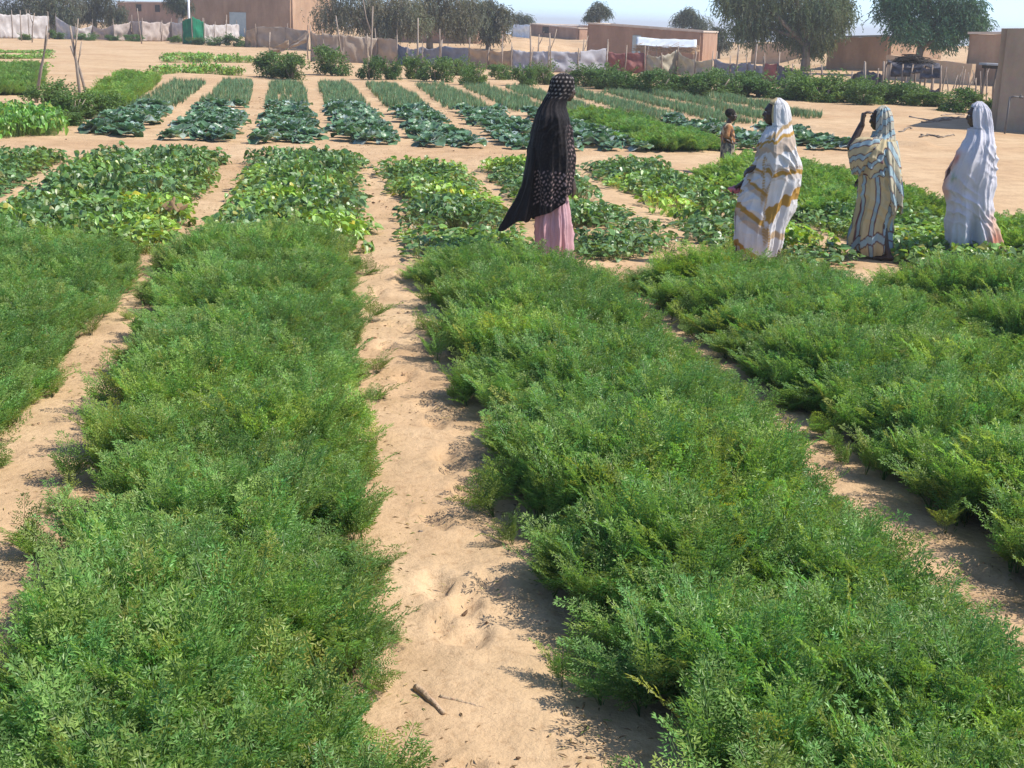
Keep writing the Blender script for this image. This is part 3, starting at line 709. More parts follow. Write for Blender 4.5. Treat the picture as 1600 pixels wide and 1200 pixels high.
# hedge below the fence on the right
hx = [(912, 136, 44, 38, 'first hedge bush right of the black-veiled head'), (945, 139, 50, 34, 'hedge bush below the grey-lilac cloth'), (972, 141, 40, 44, 'hedge bush below the red cloth'), (1000, 143, 48, 34, 'low hedge bush right of the red cloth'),
      (1028, 144, 46, 36, 'hedge bush below the pale beige cloth'), (1058, 147, 50, 34, 'hedge bush below the peak of the beige cloth'), (1088, 149, 48, 36, 'hedge bush right of the beige cloth peak'),
      (1120, 150, 50, 44, 'tall dark hedge bush below the grey net'), (1150, 151, 50, 42, 'hedge bush directly above the child'), (1183, 153, 52, 38, 'hedge bush left of the banded white head'),
      (1222, 154, 50, 36, 'hedge bush above the banded white head'), (1252, 156, 50, 40, 'hedge bush right of the banded white head'), (1284, 158, 52, 42, 'hedge bush below the big drooping tree'),
      (1316, 160, 52, 40, 'hedge bush left of the raised hand'), (1350, 161, 52, 36, 'hedge bush above the raised hand'), (1385, 163, 52, 32, 'hedge bush below the dark arched net'),
      (1418, 165, 50, 28, 'low hedge bush below the dark shelter'), (1450, 167, 48, 26, 'low hedge bush at the right side of the shelter'), (1500, 172, 56, 36, 'separate round bush at the right end of the hedge'),
      (1160, 146, 40, 34, 'bush in the second row behind the child'), (1235, 149, 44, 36, 'bush in the second row above the banded head'), (1300, 152, 44, 34, 'bush in the second row under the drooping tree'), (1555, 176, 30, 26, 'small bush at the foot of the grey mud wall'), (1340, 153, 44, 30, 'bush in the second row left of the dark net')]
for a in hx: bush(a[0], a[1] + rb.uniform(-2, 3), a[2] * rb.uniform(.95, 1.25), a[3] * rb.uniform(.8, 1.15), a[4], 'hedge below the fence', deep=1.25)
# small plants along the foot of the left fence
fx = [(40, 63, 20, 9), (85, 61, 26, 12), (135, 63, 26, 10), (175, 64, 24, 9), (210, 65, 24, 10), (278, 67, 22, 10), (305, 70, 26, 12), (335, 71, 26, 13), (365, 72, 34, 17), (392, 73, 22, 15)]
fl = ['tiny bush at the foot of the leftmost white fence cloth', 'small bush at the foot of the pale tree trunk', 'small bush below the sagging white cloth', 'small bush below the middle of the sagging cloth', 'small bush below the leaning fence stake',
      'small bush left of the green cloth', 'small bush below the green cloth', 'small bush right of the green cloth', 'dark bush below the pale door', 'dark bush at the right end of the left fence']
for a, lb in zip(fx, fl): bush(*a, lb, 'small bushes along the left fence')

# ---------------------------------------------------------------- trees
# narrow beds on the right keep their sandy gaps
def tree(name, base, label, lobes, trunk, seed, col=(0.060, 0.075, 0.042), droop=.75, leaf=.12, n_sub=26, per=70, spray=.7, bark=MAT_BARK, group=None, limb=.10, top=None):
    """lobes: list of (dx, dy, z, rx, ry, rz) relative to base; trunk: height where it forks"""
    r = np.random.RandomState(seed); root = empty(name, base)
    b = MB(); th = trunk; lean = r.normal(0, .12, 2) * th
    b.tube([(0, 0, -.15), (lean[0] * .3, lean[1] * .3, th * .4), (lean[0], lean[1], th)], [limb * 2.2, limb * 1.7, limb * 1.5], 9)
    tr_ = b.build('trunk', bark, root)
    lb = MB(); P = []; D = []; C = []
    for (dx, dy, z, rx, ry, rz) in lobes:
        c = np.array([dx, dy, z]); s0 = np.array([lean[0], lean[1], th * r.uniform(.8, 1)])
        mid = (s0 + c) / 2 + np.array([0, 0, .25 * abs(z - th)]) + r.normal(0, .2, 3)
        lb.tube([s0, mid, c], [limb * 1.1, limb * .7, limb * .3], 7)
        for k in range(n_sub):
            d = r.normal(0, 1, 3); d /= np.linalg.norm(d); rad = r.rand() ** .35
            sc_ = c + d * rad * np.array([rx, ry, rz]) * .88
            if k % 3 == 0: lb.tube([c + (sc_ - c) * .1, (c + sc_) / 2 + np.array([0, 0, .2]), sc_], [limb * .35, limb * .2, limb * .08], 5)
            shade = r.uniform(.65, 1.35); cs = np.array(col) * shade * np.array([r.uniform(.85, 1.2), 1, r.uniform(.85, 1.2)])
            sp = np.array([rx, ry, rz]).mean() * .30
            for j in range(per // 4):
                st_ = sc_ + r.normal(0, sp, 3) * np.array([1, 1, .7]); az = r.rand() * 6.28
                dr = np.array([math.cos(az), math.sin(az), r.uniform(-.2, .5)])
                L = spray * r.uniform(.6, 1.3)
                for q in range(7):
                    P.append(st_.copy()); dd = dr + r.normal(0, .4, 3); D.append(dd); C.append(cs * r.uniform(.75, 1.3))
                    dr = dr + np.array([0, 0, -droop * .45]); dr /= np.linalg.norm(dr); st_ = st_ + dr * L / 7
    P = np.array(P); D = np.array(D)
    V, F = leaves(P, D, r.normal(0, 1, P.shape) + np.array([0, 0, .8]), 1.6 * leaf * r.uniform(.7, 1.3, len(P)), leaf * .5 * r.uniform(.7, 1.3, len(P)), .15, .1)
    me = bpy.data.meshes.new('crown'); set_mesh(me, V, F, np.repeat(np.array(C), 4, 0)); link('crown', me, MAT_TREE, root)
    lb.build('limb', bark, root)
    return tag(root, label, 'tree', group)
def tbase(px, Y):
    p = at(px, 60, Y); return (p[0], p[1], Z0(p[0], p[1]))
def lob(base, Y, items):
    """crown lobes given as photo centre + radii in pixels"""
    out = []
    for (px, py, rx, rz, dy) in items:
        p = at(px, py, Y + dy / KY); m = Y * KY / FPX * .80
        out.append((p[0] - base[0], dy, p[2] - base[2], rx * m, rx * m * .95, rz * m))
    return out
GREY = (0.155, 0.158, 0.098)
b = tbase(1262, 62)
tree('thorn_tree', b, 'big drooping grey-green tree left of the feathery dark one, on the right', lob(b, 62, [(1180, 8, 54, 36, 0), (1235, 18, 58, 42, 1.5), (1280, 15, 44, 44, -1), (1220, -40, 76, 45, 0), (1150, -5, 34, 30, 0), (1245, 40, 46, 28, .8), (1295, -30, 40, 40, 1), (1272, 62, 34, 22, .5), (1175, 40, 40, 22, .3), (1310, 20, 30, 34, .4)]), 1.7, 41, col=(0.118, 0.155, 0.075), droop=1.0, n_sub=34, per=84, spray=.8, limb=.14)
b = tbase(1437, 58)
tree('feathery_tree', b, 'dark green feathery tree above the dark shelter on the right', lob(b, 58, [(1402, 6, 40, 34, 0), (1450, 25, 48, 42, 1), (1498, 12, 40, 36, 0), (1445, -35, 66, 40, 0), (1415, 42, 34, 22, -.5), (1470, 52, 40, 22, 0), (1516, 34, 28, 18, 0)]), 1.6, 42, col=(0.065, 0.15, 0.075), droop=.55, n_sub=34, per=84, spray=.7, limb=.12)
b = tbase(590, 72)
tree('thorn_tree', b, 'wide drooping grey-green tree above the brown cloth fence', lob(b, 72, [(525, 18, 42, 32, 0), (575, 22, 46, 34, 1), (620, 15, 42, 34, 0), (560, -25, 70, 40, 0), (640, 30, 34, 22, -.6), (600, 40, 40, 16, 0)]), 1.6, 43, col=GREY, droop=1.0, n_sub=32, per=84, spray=.8, limb=.13)
b = tbase(672, 74)
tree('thorn_tree', b, 'drooping grey-green tree in front of the low mud house, left of centre', lob(b, 74, [(665, 15, 46, 28, 0), (700, 20, 42, 30, 0), (735, 18, 34, 30, .8), (690, -25, 60, 35, 0), (720, 42, 26, 14, .8)]), 2.0, 44, col=(0.16, 0.16, 0.10), droop=1.0, n_sub=28, per=84, spray=.8, limb=.12)
b = tbase(763, 76)
tree('thorn_tree', b, 'lighter slender tree with a bare trunk, right of the low mud house', lob(b, 76, [(755, 30, 22, 22, 0), (775, 38, 22, 20, 0), (760, 8, 20, 16, 0), (785, 20, 16, 16, 0), (765, 52, 20, 10, 0)]), 1.5, 45, col=(0.10, 0.112, 0.07), droop=.9, n_sub=18, per=70, limb=.09)
PALE = surf_mat('pale_bark', (0.30, 0.24, 0.18), (0.50, 0.43, 0.35), 5.0, .95, .5, 25.0, streak=(1, 1, .3))
b = tbase(85, 84)
tree('thorn_tree', b, 'dark tree with a thick pale trunk standing in the white fence', lob(b, 84, [(40, 0, 50, 26, 0), (100, 5, 46, 26, 0), (20, 20, 40, 18, 0), (75, 22, 34, 14, 0), (60, -35, 70, 30, 0), (105, 28, 20, 14, 0)]), 1.6, 46, col=(0.115, 0.128, 0.08), droop=1.0, n_sub=26, per=84, spray=.8, bark=PALE, limb=.26)
b = tbase(150, 90)
tree('thorn_tree', b, 'grey-green tree right of the thick pale trunk at upper left', lob(b, 90, [(150, 10, 32, 22, 0), (178, 20, 22, 22, 0), (130, 20, 24, 18, 0), (160, -15, 40, 22, 0)]), 1.5, 47, col=(0.082, 0.095, 0.055), droop=1.0, n_sub=24, per=77, limb=.11)
b = tbase(282, 92)
tree('thorn_tree', b, 'bushy dark green tree hiding the corner of the tall left house', lob(b, 92, [(275, 5, 18, 18, 0), (290, 12, 12, 12, 0), (278, -18, 22, 18, 0)]), 1.6, 52, col=(0.06, 0.085, 0.045), droop=.8, n_sub=18, per=70, limb=.14, bark=PALE)
b = tbase(936, 100)
tree('thorn_tree', b, 'small rounded tree behind the low mud house in the centre', lob(b, 100, [(930, 18, 12, 11, 0), (945, 20, 11, 9, 0), (937, 10, 10, 8, 0), (925, 26, 8, 6, 0)]), 1.2, 48, col=(0.095, 0.115, 0.075), droop=.6, n_sub=16, per=56, limb=.08)
b = tbase(1068, 96)
tree('thorn_tree', b, 'middling grey-green tree behind the right end of the central mud house', lob(b, 96, [(1062, 30, 18, 14, 0), (1080, 26, 16, 16, 0), (1098, 40, 16, 16, 0), (1075, 18, 12, 8, 0)]), 1.4, 49, col=(0.09, 0.11, 0.072), droop=.8, n_sub=18, per=63, limb=.09)
b = tbase(812, 112)
tree('thorn_tree', b, 'small distant tree left of the little house on the dune', lob(b, 112, [(812, 26, 12, 9, 0), (822, 30, 9, 8, 0), (806, 34, 9, 7, 0)]), 1.0, 50, col=(0.095, 0.115, 0.075), droop=.6, n_sub=14, per=49, limb=.07)
b = tbase(1125, 82)
tree('thorn_tree', b, 'low shrubby tree on the dune between the central house and the big tree', lob(b, 82, [(1112, 58, 16, 12, 0), (1130, 66, 18, 8, 0), (1122, 50, 10, 8, 0)]), .6, 51, col=(0.085, 0.10, 0.07), droop=.8, n_sub=14, per=56, limb=.06)

# ---------------------------------------------------------------- mud houses
MUD = surf_mat('mud_plaster', (0.27, 0.17, 0.105), (0.42, 0.275, 0.175), 1.3, .95, .5, 9.0, streak=(1, 1, .35))
MUD_RED = surf_mat('red_mud_plaster', (0.27, 0.16, 0.105), (0.41, 0.255, 0.17), 1.3, .95, .5, 9.0, streak=(1, 1, .35))
MUD_PALE = surf_mat('pale_mud_plaster', (0.44, 0.31, 0.19), (0.55, 0.39, 0.25), 1.1, .95, .5, 8.0)
MUD_GREY = surf_mat('grey_mud_plaster', (0.26, 0.20, 0.145), (0.36, 0.285, 0.21), 1.4, .95, .5, 10.0, streak=(1, 1, .45))
CEMENT = surf_mat('parapet_plaster', (0.50, 0.40, 0.31), (0.62, 0.52, 0.42), 3.0, .9, .3, 20.0)
DOORP = surf_mat('pale_blue_metal', (0.36, 0.44, 0.44), (0.46, 0.53, 0.52), 3.0, .6, .1, 20.0)
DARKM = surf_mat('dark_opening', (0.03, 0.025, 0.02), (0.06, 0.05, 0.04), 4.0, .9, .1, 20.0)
WHITEP = surf_mat('white_paint', (0.68, 0.68, 0.66), (0.80, 0.80, 0.78), 3.0, .7, .1, 20.0)
ROOFM = surf_mat('grey_roof_sheet', (0.22, 0.23, 0.24), (0.34, 0.35, 0.36), 3.0, .6, .2, 20.0)
def wall_panel(p, q, z0, hp, hq, th, name, mat, parent, seed=0, nx=22, nz=10, rough=.06):
    """a slab of wall from p to q (plan), uneven like hand-laid mud"""
    p = np.array(p, float); q = np.array(q, float); d = q - p; L = np.linalg.norm(d); d /= L; n = np.array([d[1], -d[0]])
    U, Vv = np.meshgrid(np.linspace(0, 1, nx), np.linspace(0, 1, nz))
    htop = hp + (hq - hp) * U + .05 * fbm(U * L / 1.1, U * 0 + seed, 3, 300)
    z = z0 - .3 + (htop + .3) * Vv
    off = rough * fbm(U * L / .8 + seed * 3.1, z / .8, 3, 310) + .03 * (1 - Vv)
    def sheet(o): return np.stack([p[0] + d[0] * U * L + n[0] * o, p[1] + d[1] * U * L + n[1] * o, z], -1).reshape(-1, 3)
    A = sheet(off + th / 2); B = sheet(-th / 2 + 0 * off); F = grid_faces(nx, nz); N = nx * nz
    faces = [tuple(f) for f in F] + [tuple(N + i for i in f[::-1]) for f in F]
    top = [((nz - 1) * nx + i) for i in range(nx)]
    for a, b2 in zip(top[:-1], top[1:]): faces.append((a, b2, N + b2, N + a))
    for col_ in (0, nx - 1):
        e = [j * nx + col_ for j in range(nz)]
        for a, b2 in zip(e[:-1], e[1:]): faces.append((a, N + a, N + b2, b2) if col_ == 0 else (b2, N + b2, N + a, a))
    m = MB(); m.add(np.concatenate([A, B]), faces); return m.build(name, mat, parent, smooth=False)
def mud_house(label, A, B, depth, hA, hB, mat, parapet=None, roof_drop=.28, side=1, name='mud_house', zb=None, doors=(), windows=(), roofm=None, tops=None):
    """A, B: front corners (plan) seen from the camera left to right; depth away from the viewer"""
    A = np.array(A[:2], float); B = np.array(B[:2], float); d = (B - A) / np.linalg.norm(B - A); n = np.array([-d[1], d[0]])
    if n[1] < 0: n = -n
    C_ = B + n * depth; D_ = A + n * depth; z0 = min(Z0(*A), Z0(*B)) if zb is None else zb
    if tops: hA, hB = at(tops[0], tops[1], A[1] / KY)[2] - z0, at(tops[2], tops[3], B[1] / KY)[2] - z0
    root = empty(name, (0, 0, 0)); th = .28
    wall_panel(A, B, z0, hA, hB, th, 'wall', mat, root, 1)
    wall_panel(B, C_, z0, hB, hB, th, 'wall', mat, root, 2); wall_panel(C_, D_, z0, hB, hA, th, 'wall', mat, root, 3); wall_panel(D_, A, z0, hA, hA, th, 'wall', mat, root, 4)
    r = MB(); zr = z0 + min(hA, hB) - roof_drop
    ia, ib, ic, id_ = [A + d * .1 + n * .1, B - d * .1 + n * .1, C_ - d * .1 - n * .1, D_ + d * .1 - n * .1]
    pts = [(*q, zr - .12) for q in (ia, ib, ic, id_)] + [(*q, zr) for q in (ia, ib, ic, id_)]
    r.add(pts, [(3, 2, 1, 0), (4, 5, 6, 7), (0, 1, 5, 4), (1, 2, 6, 5), (2, 3, 7, 6), (3, 0, 4, 7)]); rf = r.build('roof', roofm or MUD_PALE, root, False)
    if parapet:
        for (p, q, h1, h2) in ((A, B, hA, hB), (B, C_, hB, hB), (C_, D_, hB, hA), (D_, A, hA, hA)):
            w = MB(); e = (q - p) / np.linalg.norm(q - p); m_ = np.array([e[1], -e[0]]); o = .19
            a, b2 = p - e * .17, q - e * .18
            pts = [(*(a + m_ * o), z0 + h1 + .02), (*(b2 + m_ * o), z0 + h2 + .02), (*(b2 - m_ * o), z0 + h2 + .02), (*(a - m_ * o), z0 + h1 + .02)]
            pts += [(x, y, z + .10) for x, y, z in pts]
            w.add(pts, [(3, 2, 1, 0), (4, 5, 6, 7), (0, 1, 5, 4), (1, 2, 6, 5), (2, 3, 7, 6), (3, 0, 4, 7)]); w.build('parapet', parapet, rf, False)
    def panel(u0, u1, za, zb_, nm, m_, out=.17):
        w = MB(); a = A + (B - A) * u0 - n * (out + .035); b2 = A + (B - A) * u1 - n * (out + .035); a2 = a + n * .12; b3 = b2 + n * .12
        pts = [(*a, z0 + za), (*b2, z0 + za), (*b3, z0 + za), (*a2, z0 + za)]; pts += [(x, y, z0 + zb_) for x, y, z in pts]
        w.add(pts, [(3, 2, 1, 0), (4, 5, 6, 7), (0, 1, 5, 4), (1, 2, 6, 5), (2, 3, 7, 6), (3, 0, 4, 7)]); return w.build(nm, m_, root, False)
    for (u0, u1, h, m_) in doors: panel(u0, u1, 0, h, 'door', m_)
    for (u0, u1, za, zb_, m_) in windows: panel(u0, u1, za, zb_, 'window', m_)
    return tag(root, label, 'house')
def xy(px, py, Y): return at(px, py, Y)[:2]
# tall house on the left with a pale door; its right side catches the sun
A_ = xy(300, 40, 97); B_ = xy(455, 40, 94)
mud_house('tall brown mud house with a pale blue door, upper left', A_, B_, 7, 4.0, 4.0, MUD, doors=[(.40, .565, 2.05, DOORP)])
mud_house('low brown house with two dark openings, farther left of the tall house', xy(186, 30, 118), xy(284, 30, 116), 6, 2.75, 2.75, MUD_RED, tops=(186, 4, 284, 5), parapet=CEMENT, windows=[(.30, .38, 1.2, 1.9, DARKM), (.60, .67, 1.2, 1.9, DARKM)])
mud_house('distant house with a flat grey roof, right of the tall left house', xy(440, 30, 122), xy(496, 30, 122), 6, 2.45, 2.45, MUD, tops=(440, 12, 496, 13), parapet=ROOFM, roofm=ROOFM)
mud_house('low shaded mud house half hidden behind the drooping trees', xy(624, 50, 84), xy(742, 50, 82), 5, 2.55, 2.45, MUD_RED, tops=(624, 30, 742, 34))
mud_house('little mud house standing on the dune, left of centre', xy(826, 50, 112), xy(904, 50, 106), 6, 2.15, 2.0, MUD_RED, tops=(826, 38, 904, 45), parapet=CEMENT, windows=[(.32, .44, .5, 1.1, DARKM)], zb=None)
hc = mud_house('long low brown mud house with pale parapet in the centre background', xy(921, 60, 77), xy(1095, 60, 75), 4.6, 2.45, 2.05, MUD_RED, tops=(921, 38, 1095, 51), parapet=CEMENT, doors=[(.40, .475, 1.55, DOORP)])
dA = np.array(xy(1025, 60, 75.8)); wall_panel(dA + np.array([.1, .25]), dA + np.array([.7, 4.3]), Z0(*dA), at(1025, 46, dA[1] / KY)[2] - Z0(*dA), at(1025, 46, dA[1] / KY)[2] - Z0(*dA), .22, 'dividing_wall', CEMENT, hc, 5)
# houses among the trees on the right
mud_house('sunlit low sandy wall house left of the drooping tree trunk', xy(1178, 80, 74), xy(1250, 80, 73), 5, 1.55, 1.5, MUD_PALE, tops=(1178, 67, 1250, 70))
mud_house('brown mud house with a dark roof edge behind the two big trees', xy(1296, 80, 65), xy(1388, 80, 63), 6, 2.35, 2.3, MUD, tops=(1296, 60, 1388, 58), parapet=ROOFM)
mud_house('shaded brown house at the right edge behind the grey wall', xy(1517, 80, 52), xy(1620, 80, 50.5), 5, 2.55, 2.5, MUD, tops=(1517, 54, 1620, 54), parapet=CEMENT)
mud_house('grey-brown mud building cut off by the right edge of the photo', G(1557, 203), G(1557, 203) + np.array([4.2, -2.0, 0]), 5, 2.36, 2.5, MUD_GREY)
wl = empty('compound_wall'); a_, b_ = xy(1386, 100, 55), xy(1522, 100, 51)
wall_panel(a_, b_, Z0(*a_), 1.15, .95, .25, 'wall_face', MUD_PALE, wl, 8, nx=24)
tag(wl, 'low sandy compound wall behind the dark shelter on the right', 'wall', kind='thing')
# water pipe standing against the grey building
pp = G(1564, 207); mb = MB()
mb.tube([(0, 0, -.1), (.02, 0, .45), (.03, 0, .84)], .022, 8); mb.tube([(.03, 0, .82), (.12, -.01, .85), (.25, 0, .84)], .022, 8)
PIPE = surf_mat('grey_pipe', (.09, .09, .09), (.15, .145, .14), 6.0, .6, .1, 30.0)
ov = mb.build('standpipe', PIPE); ov.location = (pp[0], pp[1] - .25, Z0(pp[0], pp[1])); tag(ov, 'bent grey standpipe in front of the grey-brown building at right', 'pipe')
mb = MB(); mb.tube([(0, 0, 0), (.09, 0, 0)], .03, 8); mb.tube([(.04, 0, .01), (.04, 0, .06)], .012, 6); mb.build('tap', PIPE, ov).location = (.24, 0, .84)

# ---------------------------------------------------------------- cloth fences
CL = {
 'white': cloth_mat('white_fence_cloth', (0.50, 0.46, 0.44), (0.70, 0.66, 0.63), .42, weave=60, bump=.3),
 'pink': cloth_mat('pinkish_fence_cloth', (0.46, 0.38, 0.34), (0.62, 0.54, 0.48), .42, weave=60, bump=.3),
 'brown': cloth_mat('brown_shade_cloth', (0.42, 0.33, 0.25), (0.56, 0.47, 0.38), .42, weave=60, bump=.4, big=2.0),
 'tan': cloth_mat('tan_sack_cloth', (0.42, 0.31, 0.21), (0.55, 0.43, 0.31), .42, weave=60, bump=.4),
 'lilac': cloth_mat('grey_lilac_cloth', (0.42, 0.41, 0.44), (0.54, 0.53, 0.56), .42, weave=60, bump=.3),
 'red': cloth_mat('faded_red_cloth', (0.30, 0.12, 0.11), (0.42, 0.20, 0.18), .42, weave=60, bump=.4),
 'beige': cloth_mat('beige_tent_cloth', (0.43, 0.38, 0.28), (0.56, 0.51, 0.40), .42, weave=60, bump=.3),
 'net': cloth_mat('dark_grey_net', (0.10, 0.10, 0.12), (0.20, 0.19, 0.21), .35, weave=60, bump=.4),
 'greynet': cloth_mat('grey_net', (0.25, 0.25, 0.28), (0.36, 0.36, 0.40), .35, weave=60, bump=.4),
 'blue': cloth_mat('dull_blue_cloth', (0.10, 0.13, 0.19), (0.18, 0.21, 0.28), .25, weave=60, bump=.4),
 'green': cloth_mat('bright_green_cloth', (0.01, 0.19, 0.10), (0.02, 0.29, 0.15), .42, weave=60, bump=.4),
 'pale': cloth_mat('white_plastic_tarp', (0.62, 0.68, 0.72), (0.80, 0.84, 0.86), .15, weave=60, bump=.4, rough=.5),
}
rf_ = np.random.RandomState(77)
def cloth_panel(p, q, zt0, zt1, zb0, zb1, mat, parent, sag=.12, seed=0, nx=22, nz=14, name='cloth_panel', wr=.085):
    """hanging cloth from p to q (plan points with their own ground), top heights zt, bottom heights zb (above ground)"""
    p = np.array(p[:2], float); q = np.array(q[:2], float); d = q - p; L = np.linalg.norm(d); d /= L; n = np.array([d[1], -d[0]])
    U, Vv = np.meshgrid(np.linspace(0, 1, nx), np.linspace(0, 1, nz))
    g = Z0(*p) * (1 - U) + Z0(*q) * U
    top = zt0 * (1 - U) + zt1 * U - sag * 4 * U * (1 - U) + .07 * fbm(U * 5, U * 0 + seed, 3, 401)
    bot = zb0 * (1 - U) + zb1 * U
    z = g + bot + (top - bot) * Vv
    mid = np.sin(np.pi * U)
    off = mid * (.10 * np.sin(Vv * 7 + seed) * (1 - .6 * Vv) + wr * fbm(U * L * 2.2 + Vv * 1.5, Vv * 3 + seed, 3, 405) + .6 * wr * np.sin((U * 3 + Vv * (1 - U) * 2.5) * 6 + seed)) + .04 * fbm(U * 6, Vv * 6, 2, 409 + seed)
    X = p[0] + d[0] * U * L + n[0] * off; Y = p[1] + d[1] * U * L + n[1] * off
    V = np.stack([X, Y, z], -1).reshape(-1, 3)
    me = bpy.data.meshes.new(name); set_mesh(me, V, grid_faces(nx, nz), smooth=True)
    o = link(name, me, mat, parent); md = o.modifiers.new('thick', 'SOLIDIFY'); md.thickness = .006
    return o
def pole(p, h, parent=None, lean=(0, 0), rad=.03, name='post', mat=None, fork=0):
    mb = MB(); x, y = p[0], p[1]; z = Z0(x, y); k = rf_.normal(0, .03, 4)
    mb.tube([(x, y, z - .2), (x + lean[0] * .5 + k[0], y + lean[1] * .5 + k[1], z + h * .5), (x + lean[0], y + lean[1], z + h)], [rad * 1.1, rad, rad * .7], 6)
    if fork:
        bx, by, bz = x + lean[0] * .6, y + lean[1] * .6, z + h * .6
        mb.tube([(bx, by, bz), (bx + fork * .6, by, bz + h * .22), (bx + fork, by + .05, bz + h * .5)], [rad * .8, rad * .6, rad * .4], 6)
    return mb.build(name, mat or MAT_WOOD, parent)
def fence(label, pts, mats, ht, sag=.1, cat='fence', extra=(), group='cloth fence sections', zb=0.02):
    """pts: photo base points; one panel per span"""
    root = empty('cloth_fence'); W = [G(*p)[:2] for p in pts]
    for i in range(len(W) - 1):
        h0, h1 = (ht[i], ht[i + 1]) if hasattr(ht, '__len__') else (ht, ht)
        cloth_panel(W[i], W[i + 1], h0, h1, zb, zb, CL[mats[i % len(mats)]], root, sag * rf_.uniform(.3, 1.3), seed=i + rf_.randint(50))
    for i, w in enumerate(W):
        h = (ht[i] if hasattr(ht, '__len__') else ht)
        pole((w[0], w[1] - .04), h + rf_.uniform(.1, .45), root, rf_.normal(0, .07, 2), .032)
    return tag(root, label, cat, group)
fence('white sagging cloth fence at the far left in front of the trees', [(-60, 60), (0, 61), (20, 61), (46, 61), (78, 61)], ['white'], [1.6, 1.65, 1.6, 1.7, 1.55])
fence('pinkish white cloth fence sagging right of the thick pale trunk', [(88, 60), (120, 62), (145, 62), (178, 64), (206, 64), (222, 65), (252, 65), (268, 65), (287, 66)], ['white', 'white', 'pink', 'pink', 'pink', 'pink', 'pink', 'white'], [1.6, .85, 1.0, 1.1, 1.4, 1.45, 1.4, 1.45, 1.5], sag=.2)
fence('bright green cloth hung on the fence, upper left', [(286, 68), (302, 69), (319, 69)], ['green'], [1.55, 1.85, 1.5], sag=0)
fence('white cloth fence in front of the pale blue door', [(320, 67), (335, 67), (354, 66), (374, 65)], ['white'], [1.45, 1.35, 1.4, 1.2])
fence('brown shade-cloth fence in front of the tall house corner', [(384, 73), (402, 74), (446, 76), (482, 78)], ['tan', 'brown', 'brown'], [1.1, 1.4, 1.4, 1.2], sag=.08)
fence('tall striped brown shade-cloth fence left of the forked pole', [(486, 96), (505, 97), (538, 98), (575, 99), (590, 99), (621, 101)], ['brown'], [1.45, 1.38, 1.3, 1.3, 1.25, 1.2], sag=.06)
fence('low dull blue and grey cloth fence behind the tall white stake', [(621, 102), (636, 103), (662, 104), (688, 105)], ['blue', 'greynet', 'greynet'], [1.0, .85, .9, 1.0], sag=.1)
fence('grey and tan cloth fence behind the lone round bush', [(688, 104), (731, 107), (763, 109), (800, 111)], ['greynet', 'tan', 'tan'], [.95, .95, .9, .95])
fence('smooth grey-lilac cloth fence behind the black-veiled head', [(800, 111), (828, 112), (858, 113), (905, 114), (948, 114)], ['lilac'], [.95, .92, .95, .95, 1.15], sag=.06)
fence('faded red cloth piece in the middle of the fence', [(949, 114), (975, 115), (1008, 116)], ['red'], [.98, .95, .95], sag=.04)
fence('beige cloth fence rising to a tent-like peak', [(1008, 117), (1032, 118), (1056, 118), (1085, 121), (1112, 123)], ['beige'], [.92, .9, 1.15, .75, .9], sag=.12)
fence('grey net fence right of the beige cloth', [(1113, 124), (1140, 126), (1166, 128), (1190, 131)], ['greynet'], [.9, .75, .8, .75], sag=.08)
fence('dark net fence with a small red piece below the big drooping tree', [(1190, 131), (1212, 133), (1236, 136), (1262, 139)], ['red', 'net', 'net'], [.85, .9, .75, .6], sag=.05)
fence('dark arched net left of the shelter on the right', [(1328, 148), (1347, 149), (1372, 151), (1392, 152)], ['net'], [.65, .85, .8, .35], sag=-.05)
# ragged flap hanging open
fl_ = empty('cloth_flap'); w0, w1 = G(421, 92)[:2], G(482, 94)[:2]
cloth_panel(w0, (w0 + w1) / 2, .5, .95, .02, .55, CL['tan'], fl_, .0, 3); cloth_panel((w0 + w1) / 2, w1, .75, 1.5, .5, .9, CL['brown'], fl_, .1, 5)
for w in (w0, w1): pole(w, 1.3, fl_, (.05, 0), .035)
tag(fl_, 'ragged tan cloth flap hanging open above the wide bush', 'cloth')

# lone poles and stakes along the fence
for (px, py, h, lean, fk, lb) in [(578, 116, 2.6, (.10, 0), -.35, 'forked bare pole rising between the brown cloth and the bushes'), (651, 122, 2.2, (.02, 0), 0, 'tall whitish stake standing among the bushes'),
        (536, 98, 2.2, (-.35, 0), 0, 'bare pole leaning left above the brown cloth'), (686, 108, 1.75, (0, 0), 0, 'thin pole in front of the low shaded house'), (783, 112, 1.6, (.02, 0), 0, 'thin pole right of the slender bare-trunked tree'),
        (861, 116, 1.75, (-.12, 0), .25, 'dark crooked pole above the grey-lilac cloth'), (828, 117, 2.0, (-.05, 0), 0, 'pale thin pole crossing the grey-lilac cloth'), (838, 100, 1.6, (.1, 0), .3, 'dark forked stick on the dune left of the central house'),
        (909, 112, 1.5, (.05, 0), .2, 'crooked pole left of the central house'), (34, 64, 1.9, (0, 0), 0, 'thin dark pole in front of the leftmost white cloth'), (50, 66, 1.8, (.25, 0), -.25, 'forked pale pole left of the thick trunk'),
        (222, 68, 2.3, (-.25, 0), 0, 'dark leaning stake right of the sagging pink cloth'), (354, 68, 2.1, (.05, 0), 0, 'dark rusty stake beside the pale blue door'), (1150, 128, 1.5, (.02, 0), 0, 'dark stake in the net fence behind the child'),
        (1178, 130, 1.6, (.02, 0), 0, 'slim post above the small red cloth'), (1280, 146, 1.0, (0, 0), 0, 'short dark post under the drooping tree'), (1347, 152, 1.2, (0, 0), 0, 'thick dark post in the arched net'), (1376, 152, 1.25, (0, 0), 0, 'dark post at the right end of the arched net')]:
    o = pole(G(px, py), h, None, lean, .04, 'pole', None, fk); tag(o, lb, 'pole', 'bare poles along the fence')
